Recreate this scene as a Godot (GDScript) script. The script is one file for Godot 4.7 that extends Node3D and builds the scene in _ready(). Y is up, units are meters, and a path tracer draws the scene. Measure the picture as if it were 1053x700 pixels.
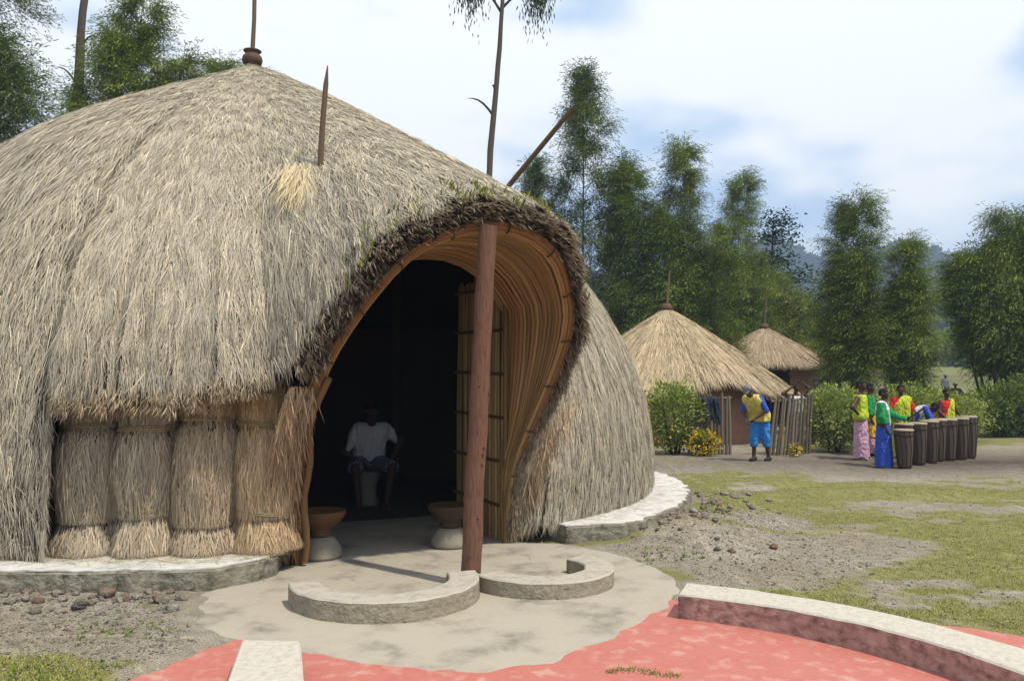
extends Node3D
# A thatched royal hut with its hooded entrance, two smaller huts, drummers, bamboo and hills.

const HUT := Vector3(-3.5, 0, -12.8)        # middle of the large hut's floor
const FACING := Vector3(0.485, 0, 0.875)    # its entrance looks this way
const ALONG := Vector3(0.875, 0, -0.485)    # along its threshold, left to right
const DOOR := Vector3(2.49, 0, 4.47)        # middle of its threshold, from the hut's middle

var rng := RandomNumberGenerator.new()
var M := {}
var taken := {}
var bump := FastNoiseLite.new()

class Buf:
	var v := PackedVector3Array()
	var n := PackedVector3Array()
	var c := PackedColorArray()
	var i := PackedInt32Array()
	var uv := PackedVector2Array()

	# a straw, leaf or blade of grass: broad at the foot or in the middle, pointed, curving off by lift
	func blade(p: Vector3, d: Vector3, up: Vector3, length: float, w: float, lift: float, col: Color) -> void:
		var side := d.cross(up).normalized() * w * 0.5
		var b := v.size()
		var mid := p + d * length * 0.55 + up * lift * 0.3
		v.push_back(p + side); v.push_back(p - side)
		v.push_back(mid + side * 0.9); v.push_back(mid - side * 0.9)
		v.push_back(p + d * length + up * lift)
		for k in 5:
			n.push_back(up); c.push_back(col)
		i.push_back(b); i.push_back(b + 1); i.push_back(b + 2)
		i.push_back(b + 1); i.push_back(b + 3); i.push_back(b + 2)
		i.push_back(b + 2); i.push_back(b + 3); i.push_back(b + 4)

	func leaf(p: Vector3, d: Vector3, up: Vector3, length: float, w: float, col: Color) -> void:
		var side := d.cross(up).normalized() * w * 0.5
		var nn := side.cross(d).normalized()
		if nn.dot(up) < 0.0: nn = -nn
		var b := v.size()
		var mid := p + d * length * 0.45
		v.push_back(p); v.push_back(mid + side); v.push_back(mid - side); v.push_back(p + d * length)
		for k in 4:
			n.push_back(nn); c.push_back(col)
		i.push_back(b); i.push_back(b + 2); i.push_back(b + 1)
		i.push_back(b + 1); i.push_back(b + 2); i.push_back(b + 3)

	func tube(pts: Array, radii: Array, sides := 6, col := Color.WHITE, caps := true, flat := 1.0) -> void:
		var m := pts.size()
		var base := v.size()
		var ref := Vector3.UP
		var t0: Vector3 = (pts[m - 1] - pts[0]).normalized()
		if absf(t0.dot(ref)) > 0.9: ref = Vector3.RIGHT
		for k in m:
			var t: Vector3 = (pts[mini(k + 1, m - 1)] - pts[maxi(k - 1, 0)]).normalized()
			var x := t.cross(ref).normalized()
			var y := x.cross(t).normalized()
			var r: float = radii[mini(k, radii.size() - 1)]
			for s in sides:
				var a := TAU * s / sides
				var dd := x * cos(a) + y * sin(a) * flat
				v.push_back(pts[k] + dd * r); n.push_back(dd.normalized()); c.push_back(col)
				if k > 0:
					var p0 := base + (k - 1) * sides + s
					var p1 := base + (k - 1) * sides + (s + 1) % sides
					var q0 := p0 + sides
					var q1 := p1 + sides
					i.append_array([p0, p1, q0, p1, q1, q0])
		if caps:
			for e in 2:
				var k: int = 0 if e == 0 else m - 1
				var t: Vector3 = (pts[0] - pts[1]).normalized() if e == 0 else (pts[m - 1] - pts[m - 2]).normalized()
				var o := v.size()
				v.push_back(pts[k]); n.push_back(t); c.push_back(col)
				for s in sides:
					v.push_back(v[base + k * sides + s]); n.push_back(t); c.push_back(col)
				for s in sides:
					if e == 1: i.append_array([o, o + 1 + s, o + 1 + (s + 1) % sides])
					else: i.append_array([o, o + 1 + (s + 1) % sides, o + 1 + s])

	# rows x columns of points, joined; normals from the faces
	func sheet(rows: Array, closed := false, col := Color.WHITE, cols: Array = []) -> void:
		var base := v.size()
		var w: int = rows[0].size()
		for a in rows.size():
			for b in w:
				v.push_back(rows[a][b])
				c.push_back(cols[a][b] if cols else col)
		for a in rows.size() - 1:
			for b in (w if closed else w - 1):
				var p := base + a * w + b
				var q := base + a * w + (b + 1) % w
				i.append_array([p, q, p + w, q, q + w, p + w])

	func lathe(profile: Array, sides: int, col := Color.WHITE, at := Vector3.ZERO, wob = null) -> void:
		var rows := []
		for p in profile:
			var row := []
			for s in sides:
				var a := TAU * s / sides
				var r: float = p.x
				if wob != null: r *= wob.call(a, p.y)
				row.append(at + Vector3(sin(a) * r, p.y, cos(a) * r))
			rows.append(row)
		sheet(rows, true, col)

	# a slab: an outline in x and z between two heights, its upper edge chamfered
	func slab(outline: Array, y0: float, y1: float, edge := 0.02, col := Color.WHITE, relief = null) -> void:
		var m := outline.size()
		var mid := Vector2.ZERO
		for p in outline: mid += p / m
		var area := 0.0
		for k in m: area += outline[k].cross(outline[(k + 1) % m])
		var inner := []
		for k in m:
			var t: Vector2 = (outline[(k + 1) % m] - outline[(k + m - 1) % m]).normalized()
			var nn := Vector2(-t.y, t.x) * (1.0 if area > 0 else -1.0)
			inner.append(outline[k] + nn * edge)
		var f := func(p: Vector2, y: float) -> Vector3: return Vector3(p.x, y, p.y)
		var rings := [[], [], []]
		for k in m:
			rings[0].append(f.call(outline[k], y0)); rings[1].append(f.call(outline[k], y1 - edge)); rings[2].append(f.call(inner[k], y1))
		if relief != null:
			for r in 3:
				for k in m: rings[r][k] = relief.call(rings[r][k])
		var loop := func(r: Array) -> Array:
			var o := r.duplicate(); o.append(r[0]); return o
		sheet([loop.call(rings[0]), loop.call(rings[1])], false, col)
		sheet([loop.call(rings[1]), loop.call(rings[2])], false, col)
		var tri := Geometry2D.triangulate_polygon(PackedVector2Array(inner))
		var b := v.size()
		for k in m:
			v.push_back(rings[2][k]); c.push_back(col)
		for t in tri: i.push_back(b + t)

	func box(lo: Vector3, hi: Vector3, col := Color.WHITE, t := Transform3D.IDENTITY) -> void:
		for f in 6:
			var ax := f / 2
			var s := f % 2
			var b := v.size()
			for q in 4:
				var p := Vector3.ZERO
				var e: int = q
				p[ax] = hi[ax] if s else lo[ax]
				p[(ax + 1) % 3] = hi[(ax + 1) % 3] if e == 1 or e == 2 else lo[(ax + 1) % 3]
				p[(ax + 2) % 3] = hi[(ax + 2) % 3] if e >= 2 else lo[(ax + 2) % 3]
				v.push_back(t * p); c.push_back(col)
			if s: i.append_array([b, b + 2, b + 1, b, b + 3, b + 2])
			else: i.append_array([b, b + 1, b + 2, b, b + 2, b + 3])

	func normals() -> void:
		if n.size() == v.size(): return
		var from := n.size()
		n.resize(v.size())
		for k in range(from, v.size()): n[k] = Vector3.ZERO
		for k in range(0, i.size(), 3):
			var a := i[k]
			if a < from: continue
			var b := i[k + 1]
			var d := i[k + 2]
			var g := (v[d] - v[a]).cross(v[b] - v[a])
			n[a] += g; n[b] += g; n[d] += g
		for k in range(from, v.size()):
			n[k] = n[k].normalized() if n[k].length_squared() > 1e-20 else Vector3.UP

	func mesh() -> ArrayMesh:
		normals()
		var a := []
		a.resize(Mesh.ARRAY_MAX)
		a[Mesh.ARRAY_VERTEX] = v
		a[Mesh.ARRAY_NORMAL] = n
		a[Mesh.ARRAY_COLOR] = c
		if uv.size() == v.size(): a[Mesh.ARRAY_TEX_UV] = uv
		a[Mesh.ARRAY_INDEX] = i
		var m := ArrayMesh.new()
		m.add_surface_from_arrays(Mesh.PRIMITIVE_TRIANGLES, a)
		return m

func numbered(called: String) -> String:
	taken[called] = taken.get(called, -1) + 1
	return called if taken[called] == 0 else "%s_%03d" % [called, taken[called]]

func thing(called: String, label: String, category: String, at := Vector3.ZERO, turn := 0.0, group := "") -> Node3D:
	var o := Node3D.new()
	o.name = numbered(called)
	add_child(o)
	o.position = at
	o.rotation.y = turn
	tag(o, label, category, group)
	return o

func tag(o: Node, label: String, category := "", group := "", kind := "") -> Node:
	if label: o.set_meta("label", label)
	if category: o.set_meta("category", category)
	if group: o.set_meta("group", group)
	if kind: o.set_meta("kind", kind)
	return o

func put(called: String, b: Buf, m: Material, parent: Node = self, kind := "") -> MeshInstance3D:
	return place(called, b.mesh(), m, parent, kind)

func place(called: String, mesh: Mesh, m: Material, parent: Node = self, kind := "", at := Transform3D.IDENTITY) -> MeshInstance3D:
	var o := MeshInstance3D.new()
	o.mesh = mesh
	o.material_override = m
	o.name = numbered(called) if parent == self else called
	parent.add_child(o, true)
	o.transform = at
	if kind: o.set_meta("kind", kind)
	return o

func lin(r: float, g: float, b: float) -> Color: return Color(r, g, b).linear_to_srgb()

func vary(col: Color, amount: float) -> Color:
	var f := 1.0 + rng.randf_range(-amount, amount)
	return Color(col.r * f, col.g * f, col.b * f)

func dir_of(deg: float) -> Vector3: return Vector3(sin(deg_to_rad(deg)), 0, cos(deg_to_rad(deg)))

func noise_texture(seed_: int, freq: float, octaves: int, stops: Array, size := 512, span := 1.0) -> NoiseTexture2D:
	var f := FastNoiseLite.new()
	f.seed = seed_
	f.noise_type = FastNoiseLite.TYPE_SIMPLEX
	f.frequency = freq
	f.fractal_octaves = octaves
	f.fractal_gain = 0.6
	var t := NoiseTexture2D.new()
	t.width = size; t.height = size
	t.seamless = true
	t.noise = f
	if stops:
		var g := Gradient.new()
		g.offsets = PackedFloat32Array(range(stops.size()).map(func(k): return 0.5 + (float(k) / (stops.size() - 1) - 0.5) * span))
		g.colors = PackedColorArray(stops.map(func(s): return Color(s, s, s) if s is float else s))
		t.color_ramp = g
	return t

func material(col: Color, rough := 0.9, tex: Texture2D = null, scale := 1.0, relief: Texture2D = null, depth := 0.5, vertex := false) -> StandardMaterial3D:
	var m := StandardMaterial3D.new()
	m.albedo_color = col
	m.roughness = rough
	m.metallic_specular = 0.3
	if tex: m.albedo_texture = tex
	if relief:
		m.heightmap_enabled = true
		m.heightmap_texture = relief
		m.heightmap_scale = depth
	if tex or relief:
		m.uv1_triplanar = true
		m.uv1_world_triplanar = true
		m.uv1_scale = Vector3.ONE * scale
	m.vertex_color_use_as_albedo = vertex
	return m

func make_materials() -> void:
	var grain := noise_texture(3, 0.02, 6, [0.55, 0.85, 1.0, 1.1], 512)
	var fine := noise_texture(4, 0.06, 5, [0.3, 0.8, 1.0], 512)
	var blot := noise_texture(8, 0.012, 7, [0.8, 0.93, 0.98, 1.0, 0.98], 512)
	var rough_h := noise_texture(5, 0.03, 6, [], 512)
	var fine_h := noise_texture(6, 0.1, 5, [], 512)
	M.straw = material(Color.WHITE, 0.85, null, 1, null, 0, true)
	M.straw.metallic_specular = 0.25
	M.straw.backlight_enabled = true
	M.straw.backlight = Color(0.2, 0.18, 0.14)
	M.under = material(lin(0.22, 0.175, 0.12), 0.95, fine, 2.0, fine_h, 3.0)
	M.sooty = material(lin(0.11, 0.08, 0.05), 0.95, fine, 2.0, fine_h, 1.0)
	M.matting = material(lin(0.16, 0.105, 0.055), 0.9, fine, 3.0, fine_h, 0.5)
	M.rot = material(Color.WHITE, 0.95, fine, 4.0, fine_h, 3.0, true)
	M.reed = material(Color.WHITE, 0.6, fine, 3.0, null, 0, true)
	M.cord = material(lin(0.3, 0.22, 0.11), 0.8)
	M.painted_post = material(lin(0.15, 0.078, 0.053), 0.55, noise_texture(12, 0.02, 6, [0.6, 0.85, 1.0, 1.1, 1.3]), 0.9, rough_h, 0.5)
	M.painted_post.uv1_scale = Vector3(3.2, 0.45, 3.2)
	M.stick = material(lin(0.22, 0.15, 0.1), 0.8, fine, 4.0, fine_h, 0.2)
	M.clay = material(lin(0.16, 0.1, 0.07), 0.75, fine, 5.0, fine_h, 0.1)
	M.bowl_wood = material(lin(0.2, 0.105, 0.045), 0.55, fine, 5.0, fine_h, 0.2)
	M.plaster = material(lin(0.53, 0.525, 0.51), 0.9, noise_texture(21, 0.012, 7, [0.72, 0.9, 0.97, 1.0, 1.0]), 0.5, rough_h, 0.8)
	M.stone_base = material(lin(0.27, 0.255, 0.215), 0.95, noise_texture(27, 0.015, 7, [Color(0.4, 0.4, 0.36), Color(0.78, 0.78, 0.74), Color(0.95, 0.95, 0.94), Color(1, 1, 1)]), 0.8, rough_h, 1.2)
	M.concrete = material(lin(0.345, 0.315, 0.265), 0.85, noise_texture(22, 0.008, 7, [0.75, 0.88, 0.97, 1.0, 1.02, 0.99]), 0.35, fine_h, 0.25)
	M.kerb_top = material(lin(0.39, 0.362, 0.31), 0.85, blot, 1.0, fine_h, 0.3)
	M.kerb_side = material(lin(0.3, 0.27, 0.22), 0.95, noise_texture(23, 0.02, 7, [Color(0.72, 0.72, 0.64), Color(0.9, 0.89, 0.86), Color(0.97, 0.96, 0.94), Color(1, 1, 1)]), 0.9, rough_h, 1.0)
	M.pink_side = material(lin(0.44, 0.3, 0.265), 0.9, noise_texture(24, 0.02, 7, [Color(0.42, 0.36, 0.36), Color(0.8, 0.76, 0.74), Color(0.97, 0.94, 0.93), Color(1, 1, 1)]), 1.0, rough_h, 0.6)
	M.worn_white = material(lin(0.45, 0.425, 0.375), 0.85, noise_texture(25, 0.025, 7, [0.82, 0.94, 0.97, 1.0, 1.0, 0.98]), 0.9, rough_h, 0.6)
	M.red_paint = material(Color(0.9, 0.9, 0.9), 0.6, noise_texture(26, 0.012, 8, [lin(0.56, 0.31, 0.265), lin(0.53, 0.22, 0.185), lin(0.5, 0.18, 0.15), lin(0.52, 0.19, 0.16), lin(0.49, 0.165, 0.14), lin(0.52, 0.205, 0.17), lin(0.54, 0.26, 0.22)], 1024, 0.7), 0.2, fine_h, 0.2)
	M.cast = material(lin(0.26, 0.235, 0.19), 0.9, blot, 3.0, fine_h, 0.3)
	M.mud = material(lin(0.35, 0.19, 0.135), 0.9, blot, 1.0, rough_h, 1.5)
	M.dark_wood = material(lin(0.06, 0.04, 0.03), 0.85, fine, 2.0, fine_h, 0.4)
	M.stake = material(Color.WHITE, 0.85, fine, 4.0, fine_h, 0.3, true)
	M.drum = material(lin(0.15, 0.115, 0.09), 0.75, fine, 3.0, fine_h, 0.5)
	M.hide = material(lin(0.32, 0.27, 0.2), 0.6, blot, 4.0)
	M.rock = material(Color.WHITE, 0.95, grain, 5.0, rough_h, 1.5, true)
	M.ground = material(Color.WHITE, 0.95, noise_texture(31, 0.05, 6, [0.5, 0.8, 1.0, 1.1, 0.95], 1024), 0.8, noise_texture(32, 0.06, 6, [], 1024), 2.5, true)
	M.grass = material(Color.WHITE, 0.8, null, 1, null, 0, true)
	M.grass.backlight_enabled = true
	M.grass.backlight = Color(0.5, 0.5, 0.3)
	M.leaf = material(Color.WHITE, 0.75, null, 1, null, 0, true)
	M.leaf.metallic_specular = 0.15
	M.leaf.backlight_enabled = true
	M.leaf.backlight = Color(0.6, 0.7, 0.25)
	M.bark = material(Color.WHITE, 0.9, fine, 3.0, rough_h, 1.0, true)
	M.skin = material(lin(0.065, 0.035, 0.024), 0.5)
	M.hair = material(lin(0.008, 0.007, 0.007), 0.8)
	M.dark_earth = material(lin(0.1, 0.08, 0.06), 0.9, grain, 1.5, fine_h, 0.3)
	M.dark_bowl = material(lin(0.1, 0.065, 0.04), 0.6, fine, 5.0, fine_h, 0.2)
	M.petal = material(Color.WHITE, 0.6, null, 1, null, 0, true)
	M.eye = material(lin(0.25, 0.23, 0.2), 0.3)
	M.grey_cap = cloth(0.17, 0.17, 0.17)
	M.check_cloth = check_material()
	M.forest = material(Color.WHITE, 0.95, noise_texture(41, 0.03, 6, [0.35, 0.7, 1.0, 1.1], 1024), 0.02, null, 0, true)

func cloth(r: float, g: float, b: float, rough := 0.85) -> StandardMaterial3D:
	if not M.has("creases"): M.creases = noise_texture(61, 0.012, 3, [], 256)
	var m := material(lin(r, g, b), rough, null, 2.2, M.creases, 5.0)
	m.uv1_world_triplanar = false
	m.uv1_scale = Vector3(2.6, 1.1, 2.6)
	m.rim_enabled = true
	m.rim = 0.25
	m.rim_tint = 0.7
	return m

func check_material() -> StandardMaterial3D:
	var im := Image.create(64, 64, false, Image.FORMAT_RGBA8)
	im.fill(Color(0.12, 0.12, 0.17))
	for y in 64:
		for x in 64:
			if (x / 8 + y / 8) % 2 == 0: im.set_pixel(x, y, Color(0.6, 0.6, 0.68))
	var m := material(Color.WHITE, 0.85)
	m.albedo_texture = ImageTexture.create_from_image(im)
	m.uv1_triplanar = true
	m.uv1_scale = Vector3.ONE * 5.0
	return m

func _ready() -> void:
	rng.seed = 1207
	bump.seed = 11
	bump.noise_type = FastNoiseLite.TYPE_SIMPLEX
	bump.fractal_octaves = 3
	bump.frequency = 0.02
	patch.seed = 21
	patch.noise_type = FastNoiseLite.TYPE_SIMPLEX
	patch.fractal_octaves = 4
	patch.frequency = 0.5
	cover.seed = 5
	cover.noise_type = FastNoiseLite.TYPE_SIMPLEX
	cover.fractal_octaves = 5
	cover.fractal_gain = 0.6
	cover.frequency = 0.35
	# camera
	var cam := Camera3D.new()
	cam.name = "camera"
	add_child(cam)
	cam.position = Vector3(0, 1.7, 0)
	cam.rotation.x = atan(42.0 / 850.0)
	cam.fov = rad_to_deg(2.0 * atan(350.0 / 850.0))
	cam.far = 4000
	cam.current = true
	# sky, sun, air
	var env := Environment.new()
	env.background_mode = Environment.BG_SKY
	env.tonemap_mode = Environment.TONE_MAPPER_LINEAR
	env.tonemap_exposure = 1.15
	env.sdfgi_enabled = true
	env.ssao_enabled = true
	env.ssil_enabled = true
	env.fog_enabled = true
	env.fog_density = 0.0009
	env.fog_light_color = Color(0.72, 0.82, 0.95)
	var sky := Sky.new()
	var pm := PanoramaSkyMaterial.new()
	pm.panorama = ImageTexture.create_from_image(clouds())
	sky.sky_material = pm
	env.sky = sky
	var we := WorldEnvironment.new()
	we.name = "environment"
	we.environment = env
	add_child(we)
	var sun := DirectionalLight3D.new()
	sun.name = "sun"
	sun.light_energy = 1.35
	sun.light_angular_distance = 1.0
	sun.light_color = Color(1.0, 0.955, 0.88)
	sun.shadow_enabled = true
	add_child(sun)
	sun.look_at_from_position(Vector3(0.42, 0.92, 0.33), Vector3.ZERO)
	make_materials()
	ground()
	hills()
	forecourt()
	large_hut()
	rng.seed = 77
	small_hut("nearer small round hut with conical grass roof behind the left fence", Vector3(4.7, 0, -25.0), 2.95, 1.6, 3.62, 1.42, 3.9, 62.0, 7.0, 26000, Color(0.44, 0.355, 0.235), 14.0, 1.15)
	small_hut("farther small round hut with red mud wall and dark doorway", Vector3(10.1, 0, -33.0), 2.0, 2.35, 2.5, 2.32, 3.85, -8.0, 17.0, 14000, Color(0.4, 0.315, 0.22), 999.0, 1.4)
	greenery()
	rng.seed = 55
	fence("stake_fence", "fence of upright stakes left of the gateway with a jacket over it", Vector3(4.15, 0, -19.45), Vector3(5.1, 0, -19.4), 12, 1.38, 0.0)
	fence("stake_fence", "leaning stake fence right of the gateway", Vector3(5.95, 0, -19.2), Vector3(6.95, 0, -19.4), 12, 1.36, 0.14)
	jacket()
	drums()
	stools()
	people()
	stones()
	rng.seed = 88
	tufts()

func clouds() -> Image:
	var w := 1024
	var h := 512
	var im := Image.create(w, h, false, Image.FORMAT_RGBAF)
	var a := FastNoiseLite.new()
	a.seed = 34
	a.noise_type = FastNoiseLite.TYPE_SIMPLEX
	a.fractal_octaves = 6
	a.fractal_gain = 0.5
	a.frequency = 1.3
	for y in h:
		var up := PI * (0.5 - (y + 0.5) / h)
		var s := sin(up)
		for x in w:
			var az := TAU * ((x + 0.5) / w - 0.5)
			var d := Vector3(sin(az) * cos(up), s, -cos(az) * cos(up))
			var col := Color(0.3, 0.28, 0.22)
			if s > -0.02:
				var q := Vector3(d.x, d.y * 2.2, d.z)
				var c := 0.47 + 1.1 * a.get_noise_3dv(q * 1.1) + 0.5 * a.get_noise_3dv(q * 3.1 + Vector3(5, 2, 8)) + 0.55 * (s - 0.12) - 0.3 * smoothstep(0.32, 0.0, s)
				c = smoothstep(0.1, 0.8, c)
				var air := Color(0.4, 0.58, 0.86).lerp(Color(0.47, 0.64, 0.88), 1.0 - s)
				col = air.lerp(Color(0.97, 1.0, 1.02), c)
			im.set_pixel(x, y, col)
	return im

# ---- the large hut -------------------------------------------------------
# Its thatch is a fan of curves from the peak down to an edge: the ground, the eave over the straw bundles, or the lip of the entrance hood.
const PEAK := Vector3(-0.6, 6.66, 0.0)
# the arch of the hood, foot to foot: along the threshold, height, out in front of it
const ARCH := [[-1.09, 0.0, 0.0], [-1.14, 0.75, 0.25], [-1.17, 1.29, 0.49], [-1.12, 1.67, 0.69], [-1.0, 2.03, 0.9], [-0.8, 2.41, 1.14], [-0.58, 2.71, 1.34], [-0.31, 2.89, 1.44], [-0.02, 2.99, 1.49], [0.31, 3.01, 1.5], [0.6, 2.93, 1.47], [0.85, 2.77, 1.38], [1.07, 2.5, 1.2], [1.18, 2.28, 1.06], [1.22, 1.96, 0.86], [1.19, 1.62, 0.66], [1.11, 1.22, 0.46], [1.05, 0.87, 0.3], [1.06, 0.4, 0.12], [1.1, 0.0, 0.0]]
var arch_curve := Curve3D.new()
var edge := []        # stations: {e: end, p1, p2, rim: is it an eave or the hood, a: height share}
var edge_at := PackedFloat32Array()
var hood_from := 0

func arch_point(t: float) -> Vector3:   # t from 0, the left foot, to 1, the right foot, from the hut's middle
	var p := arch_curve.sample_baked(t * arch_curve.get_baked_length(), true)
	return DOOR + ALONG * p.x + Vector3.UP * p.y + FACING * p.z

func arch_out(t: float) -> Vector3:     # away from the middle of the opening, within the arch
	var a := arch_curve.sample_baked(clampf(t - 0.01, 0, 1) * arch_curve.get_baked_length(), true)
	var b := arch_curve.sample_baked(clampf(t + 0.01, 0, 1) * arch_curve.get_baked_length(), true)
	var d := b - a
	var o := Vector2(-d.y, d.x).normalized()
	return (ALONG * o.x + Vector3.UP * o.y).normalized()

func station(e: Vector3, rim: bool, shift := Vector3.ZERO, thick := 0.13) -> void:
	var flat := Vector3(e.x, 0, e.z)
	var d := flat.normalized()
	var w := clampf((e.y - 0.2) / 3.05, 0, 1)
	var lefty := smoothstep(-0.1, 0.9, -d.x)
	var back := lerpf(-0.4, 1.35, pow(w, 1.1))
	var up := lerpf(3.1, 0.75, w)
	edge.append({"e": e, "p1": PEAK * Vector3(0.35, 0, 0) + d * (2.75 - 0.5 * lefty) + Vector3.UP * (5.27 + 0.05 * lefty), "p2": e - d * (back - 0.85 * lefty * (1.0 - w)) + Vector3.UP * (up + 2.2 * lefty) + shift, "rim": rim, "thick": thick})

func make_edge() -> void:
	for a in ARCH.size():
		var p := Vector3(ARCH[a][0], ARCH[a][1], ARCH[a][2])
		var q := Vector3(ARCH[mini(a + 1, ARCH.size() - 1)][0], ARCH[mini(a + 1, ARCH.size() - 1)][1], ARCH[mini(a + 1, ARCH.size() - 1)][2])
		var o := Vector3(ARCH[maxi(a - 1, 0)][0], ARCH[maxi(a - 1, 0)][1], ARCH[maxi(a - 1, 0)][2])
		arch_curve.add_point(p, -(q - o) / 6, (q - o) / 6)
	arch_curve.bake_interval = 0.02
	var deg := -4.6
	while deg < -3.45:
		station(dir_of(deg) * 5.8 + Vector3.UP * lerpf(0.2, 1.55, smoothstep(-4.1, -3.6, deg)), false)
		deg += 0.15
	while deg < 14.3:
		var d := dir_of(deg)
		station(d * (5.86 + 0.06 * bump.get_noise_1d(deg * 30)) + Vector3.UP * (1.63 + 0.07 * bump.get_noise_1d(deg * 22 + 90) + 0.11 * smoothstep(4, 14, deg)), true)
		deg += 0.6
	hood_from = edge.size()
	for k in 110:
		var t := lerpf(0.24, 0.985, k / 109.0)
		var thick := lerpf(0.27, 0.07, smoothstep(0.5, 0.88, t)) * lerpf(1.1, 1.0, smoothstep(0.24, 0.45, t))
		thick += 0.07 * bump.get_noise_1d(t * 1300) * smoothstep(0.27, 0.45, t)
		station(arch_point(t) + arch_out(t) * thick + FACING * 0.02, true, ALONG * 0.5 * smoothstep(0.55, 0.85, t), thick)
	deg = 43.2
	while deg < 355.3:
		station(dir_of(deg) * (5.55 + 0.23 * smoothstep(325, 350, deg) + 0.03 * bump.get_noise_1d(deg * 20)) + Vector3.UP * 0.19, false)
		deg += 0.7 if deg < 110 or deg > 320 else 2.5
	# even out the flow from one curve to the next
	var m := edge.size()
	for pass_ in 2:
		var p1s := []
		var p2s := []
		for k in m:
			var a := Vector3.ZERO
			var b := Vector3.ZERO
			for o in range(-24, 25):
				a += edge[posmod(k + o, m)].p1 / 49.0
				b += edge[posmod(k + o, m)].p2 / 49.0
			p1s.append(a); p2s.append(b)
		for k in m:
			edge[k].p1 = p1s[k]; edge[k].p2 = p2s[k]
	edge.append(edge[0])
	var sum := 0.0
	for k in edge.size():
		if k: sum += 0.4 * edge[k].e.distance_to(edge[k - 1].e) + 0.6 * 4.2 * absf(angle_difference(atan2(edge[k].e.x, edge[k].e.z), atan2(edge[k - 1].e.x, edge[k - 1].e.z)))
		edge_at.append(sum)

func bezier(a: Vector3, b: Vector3, c: Vector3, d: Vector3, t: float) -> Vector3:
	var s := 1.0 - t
	return a * s * s * s + b * 3 * s * s * t + c * 3 * s * t * t + d * t * t * t

func roof_at(k: int, f: float, t: float) -> Vector3:
	var a: Dictionary = edge[k]
	var b: Dictionary = edge[k + 1]
	return bezier(PEAK, a.p1.lerp(b.p1, f), a.p2.lerp(b.p2, f), a.e.lerp(b.e, f), t)

const STICK := Vector2(19.55, 0.685)     # where the upright stick leaves the roof: direction, share of the way down

func roof_point(deg: float, t: float) -> Vector3:
	var best := 0
	for k in edge.size() - 1:
		if absf(angle_difference(atan2(edge[k].e.x, edge[k].e.z), deg_to_rad(deg))) < absf(angle_difference(atan2(edge[best].e.x, edge[best].e.z), deg_to_rad(deg))): best = k
	return roof_at(best, 0.0, t)

func straw_color(h: float) -> Color:
	var r := rng.randf()
	if r < 0.1: return vary(Color(0.62, 0.555, 0.42), 0.15)
	if r < 0.22: return vary(Color(0.24, 0.19, 0.135), 0.3)
	return vary(Color(0.46, 0.4, 0.3), 0.22).lerp(Color(0.385, 0.36, 0.315), 0.15 + rng.randf() * 0.85)

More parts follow.
